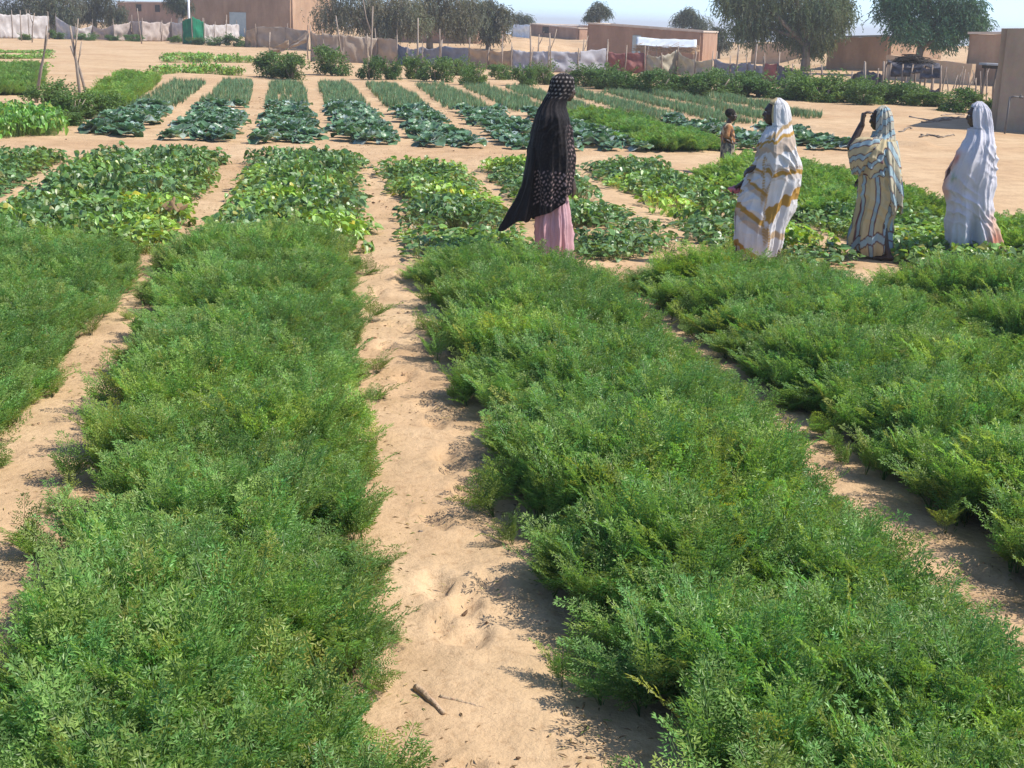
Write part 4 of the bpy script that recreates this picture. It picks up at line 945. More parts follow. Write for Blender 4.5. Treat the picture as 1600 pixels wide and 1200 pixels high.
# white post beside the tall house
pw = G(296, 70); o = pole(at(296, 60, 90), 3.6, None, (0, 0), .11, 'white_post', WHITEP); tag(o, 'tall white post at the corner of the tall left house', 'post')
# leaning sticks in the left plot
for (px, py, h, ln, lb) in [(126, 155, 1.75, (-.18, 0), 'tall bare stick standing among the dark bushes at left'), (137, 147, 1.2, (-.42, .1), 'bare stick leaning left against the taller one'), (53, 160, 1.6, (.42, 0), 'bare stick leaning right at the left bushes')]:
    o = pole(G(px, py), h, None, ln, .035, 'stick', None, .12); tag(o, lb, 'stick', 'bare sticks in the left plot')

# ---------------------------------------------------------------- shelters
sh = empty('tarp_shelter'); Ysh = 70.5
c0, c1 = np.array(xy(993, 80, Ysh)), np.array(xy(1088, 80, Ysh - 2.0))
nn = np.array([0.1, 1.0]); zt = Z0(*c0)
U, Vv = np.meshgrid(np.linspace(0, 1, 24), np.linspace(0, 1, 10))
X = (c0[0] * (1 - U) + c1[0] * U) + nn[0] * Vv * 1.6; Y = (c0[1] * (1 - U) + c1[1] * U) + nn[1] * Vv * 1.6
Zt = zt + 1.0 + .45 * sstep(0, .75, Vv) + .06 * fbm(U * 6, Vv * 3, 3, 501) - .05 * np.sin(U * np.pi)
me = bpy.data.meshes.new('tarp'); set_mesh(me, np.stack([X, Y, Zt], -1).reshape(-1, 3), grid_faces(24, 10), smooth=True)
tp = link('tarp', me, CL['pale'], sh); tp.modifiers.new('t', 'SOLIDIFY').thickness = .02
mbs = MB(); rs = np.random.RandomState(4)
for k in range(260):
    u = rs.rand(); p0 = c0 * (1 - u) + c1 * u + nn * rs.uniform(.05, .5); z = zt + rs.uniform(.62, .98); a = rs.normal(0, .35)
    mbs.tube([(p0[0] - .3, p0[1], z), (p0[0] + .3, p0[1] + .05, z + a * .3)], .012, 4)
mbs.build('thatch', MAT_DRYWOOD, sh)
for u in (0.02, .35, .68, .98):
    p0 = c0 * (1 - u) + c1 * u + nn * .1; pole(p0, 1.02, sh, (0, 0), .04)
    p0 = p0 + nn * 1.4; pole(p0, 1.4, sh, (0, 0), .04)
tag(sh, 'white tarpaulin shelter with straw in front of the central mud house', 'shelter')
wp = empty('white_tarp'); a_, b_ = xy(800, 50, 106), xy(828, 50, 104); cloth_panel(a_, b_, 1.3, 1.35, .1, .1, CL['pale'], wp, .05, 9)
for w in (a_, b_): pole(w, 1.5, wp)
tag(wp, 'small white tarp hung left of the little house on the dune', 'tarp')
wt = empty('white_tarp'); a_, b_ = xy(462, 40, 104), xy(508, 40, 104); cloth_panel(a_, b_, 1.25, 1.1, .0, .0, CL['pale'], wt, .05, 19)
for w in (a_, b_): pole(w, 1.4, wt)
tag(wt, 'white sheet standing right of the tall left house', 'tarp')
# dark shelter under the feathery tree
sd = empty('dark_shelter'); s0 = np.array(G(1388, 152)[:2]); s1 = np.array(G(1466, 157)[:2]); nn = np.array([.15, 1.0])
U, Vv = np.meshgrid(np.linspace(0, 1, 22), np.linspace(0, 1, 12))
X = s0[0] * (1 - U) + s1[0] * U + nn[0] * Vv * 1.8; Y = s0[1] * (1 - U) + s1[1] * U + nn[1] * Vv * 1.8
Zt = Z0(*s0) + 1.12 + .14 * fbm(U * 5, Vv * 4, 3, 505) + .12 * np.sin(Vv * 3.1) - .10 * np.abs(np.sin(U * 9)) * (1 - Vv)
me = bpy.data.meshes.new('roof_cloth'); set_mesh(me, np.stack([X, Y, Zt], -1).reshape(-1, 3), grid_faces(22, 12), smooth=True)
rr_ = link('roof_cloth', me, CL['net'], sd); rr_.modifiers.new('t', 'SOLIDIFY').thickness = .02
for i, (u0, u1, zt_, zb_, mt) in enumerate([(0, .42, 1.1, .72, 'net'), (.36, .62, 1.1, .85, 'net'), (.58, 1.0, 1.12, .70, 'net'), (.30, .52, .62, .05, 'pink'), (.62, .98, .42, .02, 'net'), (.12, .3, .5, .05, 'pink')]):
    cloth_panel(s0 * (1 - u0) + s1 * u0 - np.array([0, .03 * i]), s0 * (1 - u1) + s1 * u1 - np.array([0, .03 * i]), zt_, zt_, zb_, zb_ + .05, CL[mt], sd, .06, 30 + i, name='hanging_cloth')
for u in (0.0, .22, .44, .62, .82, 1.0):
    pole(s0 * (1 - u) + s1 * u - np.array([0, .05]), 1.18, sd, (rf_.normal(0, .04), 0), .035); pole(s0 * (1 - u) + s1 * u + nn * 1.75, 1.2, sd, (0, 0), .035)
bp_ = MB(); rs = np.random.RandomState(14)
for k in range(150):
    u = rs.uniform(.2, .75); p0 = s0 * (1 - u) + s1 * u + nn * rs.uniform(.3, 1.4); z = Z0(*s0) + 1.22 + .28 * rs.rand() * (1 - abs(u - .47) * 3.2); a = rs.rand() * 6.28; l = rs.uniform(.2, .5)
    bp_.tube([(p0[0] - l * math.cos(a), p0[1] - l * math.sin(a), z), (p0[0], p0[1], z + .04), (p0[0] + l * math.cos(a), p0[1] + l * math.sin(a), z + rs.normal(0, .06))], [.016, .014, .006], 4)
bp_.build('brushwood', DARKM, sd)
tag(sd, 'dark cloth shelter piled with brushwood under the feathery tree', 'shelter')
# small stand with a flat roof
ss = empty('flat_roof_stand'); q = np.array(G(1548, 168)[:2])
mb = MB(); mb.box((q[0] - .38, q[1] - .35, 1.30), (q[0] + .32, q[1] + .45, 1.36)); mb.build('roof_sheet', ROOFM, ss, False)
mb = MB(); mb.box((q[0] - .30, q[1] - .28, 1.20), (q[0] + .25, q[1] + .38, 1.295)); mb.build('roof_frame', DARKM, ss, False)
for dx, dy in ((0, -.2), (-.22, .3), (.2, .3)): pole(q + np.array([dx, dy]), 1.22, ss, (0, 0), .04, mat=MAT_BARK)
tag(ss, 'small flat-roofed stand on posts beside the grey-brown building', 'shelter')
# crooked stick fence right of the shelter
sf = empty('stick_fence'); rs = np.random.RandomState(6)
for k in range(15):
    q = np.array(G(1470 + k * 5.5 + rs.normal(0, 2), 156 + k * .6)[:2]); pole(q, rs.uniform(.6, 1.25), sf, (rs.normal(0, .14), 0), .022, name='stick')
tag(sf, 'crooked stick fence between the dark shelter and the flat-roofed stand', 'fence')

# ---------------------------------------------------------------- people
SKIN = surf_mat('dark_skin', (0.040, 0.022, 0.015), (0.060, 0.034, 0.024), 9.0, .5, .08, 120.0, spec=.45)
HAIR = surf_mat('black_hair', (0.010, 0.009, 0.008), (0.022, 0.019, 0.017), 40.0, .8, .6, 160.0)
EYEM = surf_mat('eye', (0.45, 0.42, 0.38), (0.55, 0.52, 0.48), 5.0, .2, .0, 20.0)
SANDAL = surf_mat('sandal', (0.05, 0.04, 0.035), (0.10, 0.08, 0.06), 8.0, .7, .2, 60.0)
PRINT = {k: cloth_mat('printed_cloth_' + k, vcol=True, trans=t, rough=.8, weave=420.0, bump=.22, big=5.0) for k, t in (('black', .06), ('white', .28), ('cream', .2), ('pink', .2), ('child', .12))}
def remeshed(mb, name, mat, parent, voxel=.0075, smooth_it=3):
    me = mb.mesh(name); o = link(name, me, mat, parent)
    m = o.modifiers.new('join', 'REMESH'); m.mode = 'VOXEL'; m.voxel_size = voxel; m.use_smooth_shade = True
    m2 = o.modifiers.new('soft', 'SMOOTH'); m2.iterations = smooth_it; m2.factor = .5
    dg = bpy.context.evaluated_depsgraph_get(); ev = o.evaluated_get(dg); nm = bpy.data.meshes.new_from_object(ev)
    o.modifiers.clear(); o.data = nm; nm.name = name
    if not nm.materials: nm.materials.append(mat)
    nm.polygons.foreach_set('use_smooth', np.ones(len(nm.polygons), bool))
    return o
def rotY(a): return np.array([[math.cos(a), 0, math.sin(a)], [0, 1, 0], [-math.sin(a), 0, math.cos(a)]])
def head_shape(mb, c, s=1.0, tilt=0.0):
    """head facing +x, centre c (about ear height), s = size; tilt > 0 looks down"""
    Rm = rotY(tilt); c = np.array(c, float)
    def e(p, r): mb.ell(c + Rm @ (np.array(p) * s), np.array(r) * s, 18, 12, Rm)
    e((-.015, 0, .025), (.096, .075, .092)); e((.018, 0, -.035), (.070, .060, .078))       # skull, face
    e((.050, 0, -.083), (.030, .030, .024)); e((.030, .030, -.062), (.035, .022, .030)); e((.030, -.030, -.062), (.035, .022, .030))   # chin, jaw
    e((.090, 0, -.022), (.022, .015, .017)); mb.capsule(c + Rm @ (np.array((.078, 0, .020)) * s), c + Rm @ (np.array((.098, 0, -.018)) * s), .009 * s, .012 * s)   # nose
    e((.078, 0, .032), (.016, .045, .012)); e((.083, 0, -.056), (.014, .026, .008)); e((.080, 0, -.068), (.013, .022, .008))         # brow, lips
    for y in (-1, 1): e((.055, y * .042, -.012), (.026, .024, .024)); e((-.012, y * .074, -.005), (.022, .010, .032))                  # cheeks, ears
def eyes(parent, c, s=1.0, tilt=0.0):
    Rm = rotY(tilt)
    for y in (-1, 1):
        mb = MB(); mb.ell(np.array(c) + Rm @ (np.array((.078, y * .030, .010)) * s), np.array((.009, .013, .007)) * s, 10, 8); mb.build('eye', EYEM, parent)
def hand(mb, w, d, s=1.0, curl=.6, palm=(0, 0, -1), side=1):
    """hand at wrist w pointing along d; fingers curl towards palm direction"""
    w = np.array(w, float); d = np.array(d, float); d /= np.linalg.norm(d); p = np.array(palm, float); p = p - d * (p @ d); p /= np.linalg.norm(p); t = np.cross(d, p) * side
    mb.capsule(w + t * .018 * s, w + (d * .080 + t * .026) * s, .018 * s, .016 * s); mb.capsule(w - t * .018 * s, w + (d * .076 - t * .026) * s, .018 * s, .015 * s); mb.capsule(w, w + d * .082 * s, .020 * s, .018 * s)
    for k, (o, l) in enumerate(((.031, .074), (.011, .084), (-.010, .078), (-.029, .060))):
        b0 = w + (d * .085 + t * o) * s; dd = d.copy(); a = b0; r = .0092 * s
        for j, f in enumerate((.45, .32, .25)):
            ang = curl * (.6 + .35 * j); dd = dd * math.cos(ang) + p * math.sin(ang); dd /= np.linalg.norm(dd); b = a + dd * l * f * s; mb.capsule(a, b, r, r * .93, 8); a = b; r *= .93
    b0 = w + (d * .025 + t * .032) * s; m_ = b0 + (d * .6 + t * .7 + p * .25) * .042 * s; mb.capsule(b0, m_, .0125 * s, .0105 * s, 8); mb.capsule(m_, m_ + (d * .85 + t * .15 + p * .4) * .034 * s, .0105 * s, .009 * s, 8)
def foot(mb, p, ang=0.0, s=1.0):
    c, q = math.cos(ang), math.sin(ang); P_ = lambda x, y, z: (p[0] + (x * c - y * q) * s, p[1] + (x * q + y * c) * s, p[2] + z * s)
    mb.capsule(P_(-.05, 0, .035), P_(.08, 0, .030), .035 * s, .034 * s); mb.capsule(P_(.06, 0, .026), P_(.135, .005, .020), .038 * s, .024 * s); mb.capsule(P_(-.03, 0, .04), P_(-.02, 0, .12), .034 * s, .03 * s)
    for k in range(5): mb.capsule(P_(.12, -.032 + k * .016, .018), P_(.165 - abs(k - 1.2) * .008, -.036 + k * .018, .014), .0115 * s, .009 * s, 7)

def smooth1(a, k=7):
    w = np.hanning(k + 2)[1:-1]; w /= w.sum(); ap = np.pad(a, k // 2, mode='edge'); return np.convolve(ap, w, 'valid')
def loft(name, rings, mat, parent, col, folds=(), nu=150, nv=150, opening=None, hem=None, top_close=True, thick=.006, smooth_k=9, noise=.006, seed=0, th0=0.0, th1=2 * math.pi, bulge=None, swag=None, loose=0.0):
    """cloth around the body. rings: (z, x_front, x_back, half_width, y_centre); folds: (k, phase, twist, amp_bottom, amp_top)
       opening: f(z) -> half angle left open at the front; hem: f(theta) -> lowest z"""
    R = np.array(sorted(rings), float)
    if R.shape[1] == 4: R = np.concatenate([R, np.zeros((len(R), 1))], 1)
    zt = np.linspace(R[0, 0], R[-1, 0], 400); fx = smooth1(np.interp(zt, R[:, 0], R[:, 1]), smooth_k * 3); bx = smooth1(np.interp(zt, R[:, 0], R[:, 2]), smooth_k * 3); hy = smooth1(np.interp(zt, R[:, 0], R[:, 3]), smooth_k * 3); cyv = smooth1(np.interp(zt, R[:, 0], R[:, 4]), smooth_k * 3)
    u = np.linspace(0, 1, nu); v = np.linspace(0, 1, nv); Uu, Vv = np.meshgrid(u, v)
    z = R[0, 0] + (R[-1, 0] - R[0, 0]) * Vv
    a = opening(z) if opening is not None else 0 * z
    th = th0 + a + (th1 - th0 - 2 * a) * Uu
    if hem is not None:
        zh = hem(th); z = zh + (R[-1, 0] - zh) * Vv
    FX = np.interp(z, zt, fx); BX = np.interp(z, zt, bx); HY = np.interp(z, zt, hy); CY = np.interp(z, zt, cyv)
    cx = (FX + BX) / 2; rx = (FX - BX) / 2
    f = np.zeros_like(z); h = (z - R[0, 0]) / (R[-1, 0] - R[0, 0])
    for (k, ph, tw, ab, at_) in folds:
        amp = (ab * (1 - h) + at_ * h) * (.45 + 1.1 * np.clip(.5 + fbm(th * .9 + ph * 3, z * 2.2, 2, 640 + seed), 0, 1.2)); q = k * th + ph + tw * z * 6.0 + 1.6 * fbm(th * 1.1 + ph, z * 2.5, 3, 600 + seed)
        f += amp * 1.35 * (1 - 2 * np.abs(np.sin(q / 2)) ** .6)
    if swag:                                            # creases that swing round the body
        body = sstep(.25, .5, z) * (1 - sstep(swag[0] - .12, swag[0], z))
        q = (z - .22 * np.cos(th - swag[1]) + .05 * fbm(th * 1.5, z * 3, 2, 660 + seed)) * 62
        f += swag[2] * body * (1 - 2 * np.abs(np.sin(q / 2)) ** .6) * np.clip(.4 + fbm(th * 1.3 + 5, z * 3, 2, 670 + seed) * 1.5, 0, 1.1)
    f += loose * sstep(.1, .4, h) * (1 - sstep(.68, .82, h)) * fbm(th * 1.2 + seed, z * 4.5, 2, 680 + seed)
    c, s_ = np.cos(th), np.sin(th)
    pw = .92; X = cx + (rx + f) * np.sign(c) * np.abs(c) ** pw; Y = CY + (HY + f) * np.sign(s_) * np.abs(s_) ** pw
    nz = noise * fbm(th * 4 + seed, z * 14, 3, 620 + seed); X = X + nz * c; Y = Y + nz * s_
    if bulge is not None: X, Y, z = bulge(X, Y, z, th)
    V = np.stack([X, Y, z], -1).reshape(-1, 3)
    C = col((X + 1.3 * f * s_).ravel(), Y.ravel(), (z + .9 * f).ravel(), th.ravel())
    me = bpy.data.meshes.new(name); set_mesh(me, V, grid_faces(nu, nv), C, True); me.materials.append(mat)
    o = link(name, me, None, parent)
    if thick: md = o.modifiers.new('thick', 'SOLIDIFY'); md.thickness = thick; md.offset = 0
    return o
def band(v, c, w, soft=.006): return sstep(c - w - soft, c - w + soft, v) * (1 - sstep(c + w - soft, c + w + soft, v))
def blend(base, c, m): m = np.clip(m, 0, 1)[:, None]; return base * (1 - m) + np.array(c)[None, :] * m

def person(px, py, rz, label):
    p = G(px, py); o = empty('person', (p[0], p[1], Z0(p[0], p[1])), rz); return tag(o, label, 'person')

# --- woman in the black dotted veil, facing right
w1 = person(868, 405, R_(8), 'woman in a black dotted veil over a pink skirt, facing right')
mb = MB(); hc1 = (.085, 0, 1.575)
head_shape(mb, hc1, 1.0, .12)
mb.capsule((.05, 0, 1.50), (-.02, 0, 1.38), .052, .058)
mb.ell((-.04, 0, 1.18), (.11, .16, .24)); mb.ell((-.03, 0, .92), (.12, .165, .16)); mb.capsule((-.03, -.11, 1.32), (-.03, .11, 1.32), .06, .06)
for y, xk in ((-1, .06), (1, -.10)):
    mb.capsule((-.03, y * .06, .88), (xk * .5, y * .06, .50), .065, .047); mb.capsule((xk * .5, y * .06, .50), (xk * .6, y * .06, .10), .045, .034); foot(mb, (xk * .6, y * .06, 0), 0, .92)
mb.capsule((-.04, -.13, 1.29), (-.03, -.15, 1.02), .043, .036); mb.capsule((-.03, -.15, 1.02), (.14, -.09, .76), .034, .026); hand(mb, (.15, -.09, .74), (.15, .05, -1), .95, .35, (-.8, .5, 0))
mb.capsule((-.04, .13, 1.29), (-.02, .15, 1.02), .043, .036); mb.capsule((-.02, .15, 1.02), (.14, .10, .80), .034, .026); hand(mb, (.142, .098, .79), (.3, -.3, -1), .92, .35, (-.5, -.6, 0))
bd = remeshed(mb, 'body', SKIN, w1); eyes(bd, hc1, 1.0, .12)
pink = lambda X, Y, z, th: blend(np.repeat([[.70, .38, .37]], len(X), 0), (.60, .38, .42), sstep(-.2, .6, fbm(th * 2, z * 2, 2, 31)))
loft('skirt', [(.02, .14, -.20, .17), (.12, .145, -.20, .175), (.33, .14, -.195, .17), (.50, .115, -.165, .15), (.80, .09, -.14, .13), (.98, .07, -.11, .11)], PRINT['pink'], w1, pink,
     [(9, .3, .1, .020, .004), (15, 1.7, -.15, .014, .003), (23, .9, .2, .006, .002)], hem=lambda th: .03 + .03 * np.sin(th * 2) + .10 * (np.cos(th) > .2) * 0, seed=1)
def dots(X, Y, z, th):
    base = np.repeat([[.010, .008, .0095]], len(X), 0)
    r = .20 + 0 * X; v = z / .036; row = np.floor(v); hdn = np.where(z > 1.42, 17., 34.); u2 = th / 6.2832 * hdn + .5 * (row % 2)
    d = np.sqrt((u2 - np.floor(u2) - .5) ** 2 * 1.1 + (v - row - .5) ** 2 * 1.4)
    m = (1 - sstep(.20, .36, d)) * np.clip(.75 + .6 * fbm(th * 3, z * 9, 2, 33), .15, 1)
    lower = sstep(.62, .66, z) * 0 + (z < .83) * (z > .50)
    hd = sstep(1.46, 1.52, z)
    front = sstep(.35, .75, np.cos(th)) * (z < 1.25) * .6
    c = blend(base, (.42, .29, .28), m * np.maximum(lower * .85, front)); c = blend(c, (.40, .34, .31), m * hd * .85)
    return blend(c, (.12, .09, .09), m * .12 * (1 - hd) * (1 - lower))
veil_r = [(.34, .14, -.225, .20), (.55, .155, -.225, .21), (.68, .165, -.225, .215), (.86, .182, -.245, .225), (1.04, .178, -.252, .23), (1.22, .155, -.215, .225), (1.33, .13, -.18, .20), (1.40, .095, -.15, .135), (1.46, .10, -.115, .098),
          (1.52, .155, -.075, .09), (1.58, .185, -.055, .092), (1.64, .188, -.045, .088), (1.68, .165, -.025, .07), (1.705, .13, .02, .04), (1.715, .09, .06, .008)]
loft('veil', veil_r, PRINT['black'], w1, dots, [(7, .5, .5, .012, .002), (11, 2.0, -.45, .010, .002), (19, 1.1, .3, .005, .001)],
     opening=lambda z: .62 * sstep(1.475, 1.50, z) * (1 - sstep(1.64, 1.665, z)), hem=lambda th: .38 + .25 * (.5 + .5 * np.cos(th)) - .02 * np.sin(th * 3), nv=230, nu=220, seed=2, smooth_k=5, swag=(1.36, .4, .007), loose=.022)
loft('veil_train', [(.28, -.28, -.54, .12), (.42, -.22, -.46, .14), (.55, -.21, -.38, .14), (.70, -.21, -.31, .13), (.86, -.19, -.275, .13), (1.05, -.17, -.25, .12)], PRINT['black'], w1,
     lambda X, Y, z, th: np.repeat([[.011, .009, .010]], len(X), 0), [(5, .2, .4, .016, .002), (9, 1.2, -.3, .010, .002)], hem=lambda th: .34 - .05 * np.cos(th * 1.0) * -1 + .03 * np.sin(th * 3), seed=3, nv=90, nu=90)

# --- woman in the white robe with ochre bands, facing left
w2 = person(1190, 416, R_(180 - 6), 'woman in a white robe with ochre bands, facing left')
mb = MB(); hc2 = (-.115, 0, 1.415)
head_shape(mb, hc2, .96, -.05); mb.capsule((-.14, 0, 1.36), (-.15, 0, 1.24), .05, .056)
mb.ell((-.12, 0, 1.05), (.11, .15, .22)); mb.ell((-.09, 0, .80), (.11, .13, .14)); mb.capsule((-.15, -.105, 1.17), (-.15, .105, 1.17), .055, .055)
for y, xk in ((-1, .06), (1, -.12)):
    mb.capsule((-.08, y * .065, .77), (-.03 + xk * .6, y * .07, .43), .066, .048); mb.capsule((-.03 + xk * .6, y * .09, .43), (xk - .02, y * .08, .10), .05, .034); foot(mb, (xk - .02, y * .08, 0), 0, .92)
mb.capsule((-.16, .12, 1.15), (-.13, .15, .93), .04, .035); mb.capsule((-.13, .15, .93), (.06, .085, .92), .034, .026); hand(mb, (.065, .083, .92), (.75, -.2, -.35), .92, .6, (0, -.5, -1), -1)
mb.capsule((-.16, -.12, 1.15), (-.12, -.15, .93), .04, .035); mb.capsule((-.12, -.15, .93), (.17, -.06, .76), .034, .026); hand(mb, (.175, -.058, .755), (.8, .2, -.5), .92, .5, (0, .5, -1), 1)
bd = remeshed(mb, 'body', SKIN, w2); eyes(bd, hc2, .96, -.05)
W_ = (.74, .73, .74); OC = (.50, .29, .065); BE = (.50, .37, .26)
def col2(X, Y, z, th):
    c = np.repeat([W_], len(X), 0); x = X
    wob = .012 * fbm(x * 9, z * 9, 2, 90)
    fr = x > -.055
    lo = z - .62 * (x - .22) + wob                    # slanted bands of the front panel
    for (zc, wo, wb) in ((.20, .028, .05), (.56, .032, .055), (.845, .018, .035), (1.02, .014, .02)):
        c = blend(c, BE, fr * band(lo, zc - wo - wb * .8, wb * .75) * .75); c = blend(c, OC, fr * band(lo, zc, wo))
    em = band(x, -.048 + .06 * (z - .6) * 0, .016) * (z > .16) * (z < 1.02)
    zig = .5 + .5 * np.sign(np.sin(z * 240)); c = blend(c, OC, em * (.35 + .5 * zig))
    bk = x <= -.066
    hb_ = z + .12 * (x + .2) + wob
    c = blend(c, OC, bk * band(hb_, .895, .022)); c = blend(c, BE, bk * band(hb_, .935, .014) * (.4 + .5 * zig)); c = blend(c, BE, bk * band(hb_, .85, .02) * .4)
    c = blend(c, OC, bk * band(z + .9 * (x + .2), .58, .05)); c = blend(c, OC, bk * band(z, .30, .03) * .7)
    ch = z + .42 * x + wob
    up = z > 1.0
    c = blend(c, OC, up * band(ch, 1.125, .016)); c = blend(c, BE, up * band(ch, 1.06, .045) * .8)
    c = blend(c, OC, (z > 1.18) * (z < 1.42) * band(z + .75 * (x + .2), 1.285, .02) * .8)
    c = blend(c, (.62, .44, .14), (z > 1.33) * (np.cos(th) > .40) * .75)
    return c
r2_ = [(.05, .20, -.15, .16), (.10, .225, -.17, .18), (.22, .24, -.21, .2), (.38, .248, -.238, .205), (.52, .236, -.30, .21), (.68, .19, -.33, .215), (.80, .135, -.345, .22), (.92, .09, -.35, .225), (1.03, .055, -.335, .22), (1.14, .03, -.315, .205), (1.22, -.01, -.30, .17), (1.28, -.045, -.285, .115),
       (1.33, -.04, -.275, .095), (1.40, -.035, -.268, .092), (1.46, -.045, -.258, .09), (1.51, -.07, -.235, .075), (1.545, -.115, -.19, .04), (1.555, -.145, -.16, .008)]
loft('robe', r2_, PRINT['white'], w2, col2, [(7, .2, .35, .016, .002), (13, 1.2, -.3, .010, .002), (21, .4, .25, .005, .001)],
     opening=lambda z: 1.0 * sstep(1.285, 1.31, z) * (1 - sstep(1.49, 1.515, z)), hem=lambda th: .07 + .05 * (.5 - .5 * np.cos(th)), nv=260, nu=220, seed=5, smooth_k=5, swag=(1.22, .9, .011), loose=.03)
# loose sleeve end and a small pink bundle in the hand
loft('sleeve', [(.64, .215, .09, .08, -.06), (.72, .205, .06, .10, -.07), (.82, .15, .0, .11, -.08), (.92, .10, -.06, .12, -.08)], PRINT['white'], w2,
     lambda X, Y, z, th: blend(np.repeat([W_], len(X), 0), OC, band(z - .5 * X, .60, .02)), [(6, .4, .2, .010, .002), (11, .9, -.2, .006, .002)], nu=80, nv=50, seed=6)
mbp = MB(); rp = np.random.RandomState(3)
for k in range(7): mbp.ell((.245 + rp.normal(0, .018), -.055 + rp.normal(0, .02), .705 + rp.normal(0, .014)), (.034, .028, .022), 10, 8)
PINKB = surf_mat('pink_bundle', (.40, .11, .15), (.52, .19, .22), 10.0, .8, .3, 60.0)
pb = remeshed(mbp, 'pink_bundle', PINKB, None, .006); pb.location = w2.location; pb.rotation_euler = w2.rotation_euler; tag(pb, 'small pink cloth bundle in the hand of the woman in the banded robe', 'bundle')

# --- woman in the cream and blue striped robe, arm raised
w3 = person(1372, 404, R_(180 - 28), 'woman in a cream and pale blue striped robe raising one arm')
mb = MB(); hc3 = (-.015, 0, 1.345)
head_shape(mb, hc3, .94, .05); mb.capsule((-.03, 0, 1.28), (-.04, 0, 1.17), .048, .055)
mb.ell((-.02, 0, .98), (.11, .15, .21)); mb.ell((-.01, 0, .74), (.11, .13, .13)); mb.capsule((-.04, -.105, 1.10), (-.04, .105, 1.10), .055, .055)
for y, xk in ((-1, .14), (1, -.10)):
    mb.capsule((0, y * .065, .72), (xk * .6, y * .07, .40), .066, .048); mb.capsule((xk * .6, y * .09, .40), (xk, y * .08, .10), .048, .033); foot(mb, (xk, y * .08, 0), 0, .9)
mb.capsule((-.03, .12, 1.10), (.215, .19, 1.08), .042, .038); mb.capsule((.215, .19, 1.08), (.125, .12, 1.295), .040, .031); hand(mb, (.123, .118, 1.295), (-.12, -.05, 1), 1.18, 1.5, (-.9, -.3, 0), 1)
mb.capsule((-.03, -.11, 1.09), (.0, -.145, .88), .04, .034); mb.capsule((.0, -.145, .88), (.15, -.09, .78), .033, .026); hand(mb, (.152, -.088, .775), (.8, .2, -.5), .9, .6, (0, .4, -1), 1)
bd = remeshed(mb, 'body', SKIN, w3); eyes(bd, hc3, .94, .05)
CR = (.60, .49, .29); LB = (.36, .48, .52); BR = (.16, .07, .07)
def striped(v, per, c, ws=.19, wb=.035):
    q = v / per - np.floor(v / per)
    m = band(q, .5, ws, .02); e = band(q, .5 - ws, wb, .015) + band(q, .5 + ws, wb, .015)
    return blend(blend(c, LB, m), BR, e)
def col3(X, Y, z, th):
    c = np.repeat([CR], len(X), 0); wob = .02 * fbm(X * 6, z * 6, 2, 95)
    low = z < .80
    cv = striped(th * .21 + .03 * z + wob * .4, .155, c.copy(), .15, .035)          # upright stripes below
    arc = striped(z - .55 * np.abs(X - .02) + .25 * X + wob, .17, c.copy(), .19, .045)   # draped arcs above
    c = np.where(low[:, None], cv, arc)
    hb_ = band(z + .35 * X, .18, .04); c = blend(c, LB, hb_); c = blend(c, BR, band(z + .35 * X, .225, .008) + band(z + .35 * X, .135, .008))
    hd = z > 1.16
    c = np.where(hd[:, None], striped(z * .8 + .9 * (X + .1) + wob, .11, np.repeat([(.55, .52, .42)], len(X), 0), .22, .03), c)
    return c
r3_ = [(.05, .26, -.10, .17), (.10, .30, -.13, .19), (.20, .29, -.12, .2), (.35, .25, -.13, .2), (.48, .22, -.18, .21), (.58, .205, -.22, .215), (.72, .19, -.22, .22), (.86, .185, -.20, .22), (.98, .16, -.18, .22), (1.08, .13, -.17, .21), (1.15, .085, -.165, .165), (1.20, .055, -.16, .115),
       (1.26, .045, -.15, .098), (1.34, .045, -.145, .095), (1.40, .035, -.135, .09), (1.45, .005, -.11, .07), (1.475, -.03, -.08, .035), (1.482, -.05, -.06, .008)]
loft('robe', r3_, PRINT['cream'], w3, col3, [(7, .8, .3, .016, .002), (12, 2.2, -.35, .012, .003), (21, .4, .25, .005, .001)],
     opening=lambda z: .95 * sstep(1.215, 1.24, z) * (1 - sstep(1.42, 1.445, z)), hem=lambda th: .07 + .04 * np.sin(th * 2 + 1), nv=240, nu=220, seed=7, smooth_k=5, swag=(1.14, 1.1, .011), loose=.03)
def sleeve3(X, Y, z, th): return X, Y, z
# raised sleeve hanging from the upper arm
mbv = loft('sleeve', [(.82, .21, .10, .05, .17), (.92, .23, .05, .06, .185), (1.02, .245, .0, .065, .19), (1.10, .245, -.05, .06, .18), (1.165, .20, -.06, .045, .165), (1.18, .12, .0, .01, .16)], PRINT['cream'], w3,
     lambda X, Y, z, th: striped(z + .3 * X, .12, np.repeat([CR], len(X), 0), .2, .04), [(5, .3, .3, .010, .002), (9, 1.0, -.2, .006, .002)], nu=80, nv=60, seed=8)
loft('shawl_end', [(.46, -.10, -.255, .10, .05), (.60, -.08, -.25, .12, .05), (.80, -.07, -.235, .14, .04), (1.0, -.06, -.215, .15, .03), (1.15, -.05, -.18, .12, 0)], PRINT['cream'], w3,
     lambda X, Y, z, th: striped(z * .5 + th * .08, .13, np.repeat([(.55, .50, .36)], len(X), 0), .22, .03), [(6, .3, .3, .016, .004), (11, 1.4, -.2, .008, .002)], nu=90, nv=90, seed=9, hem=lambda th: .50 + .05 * np.sin(th * 3))

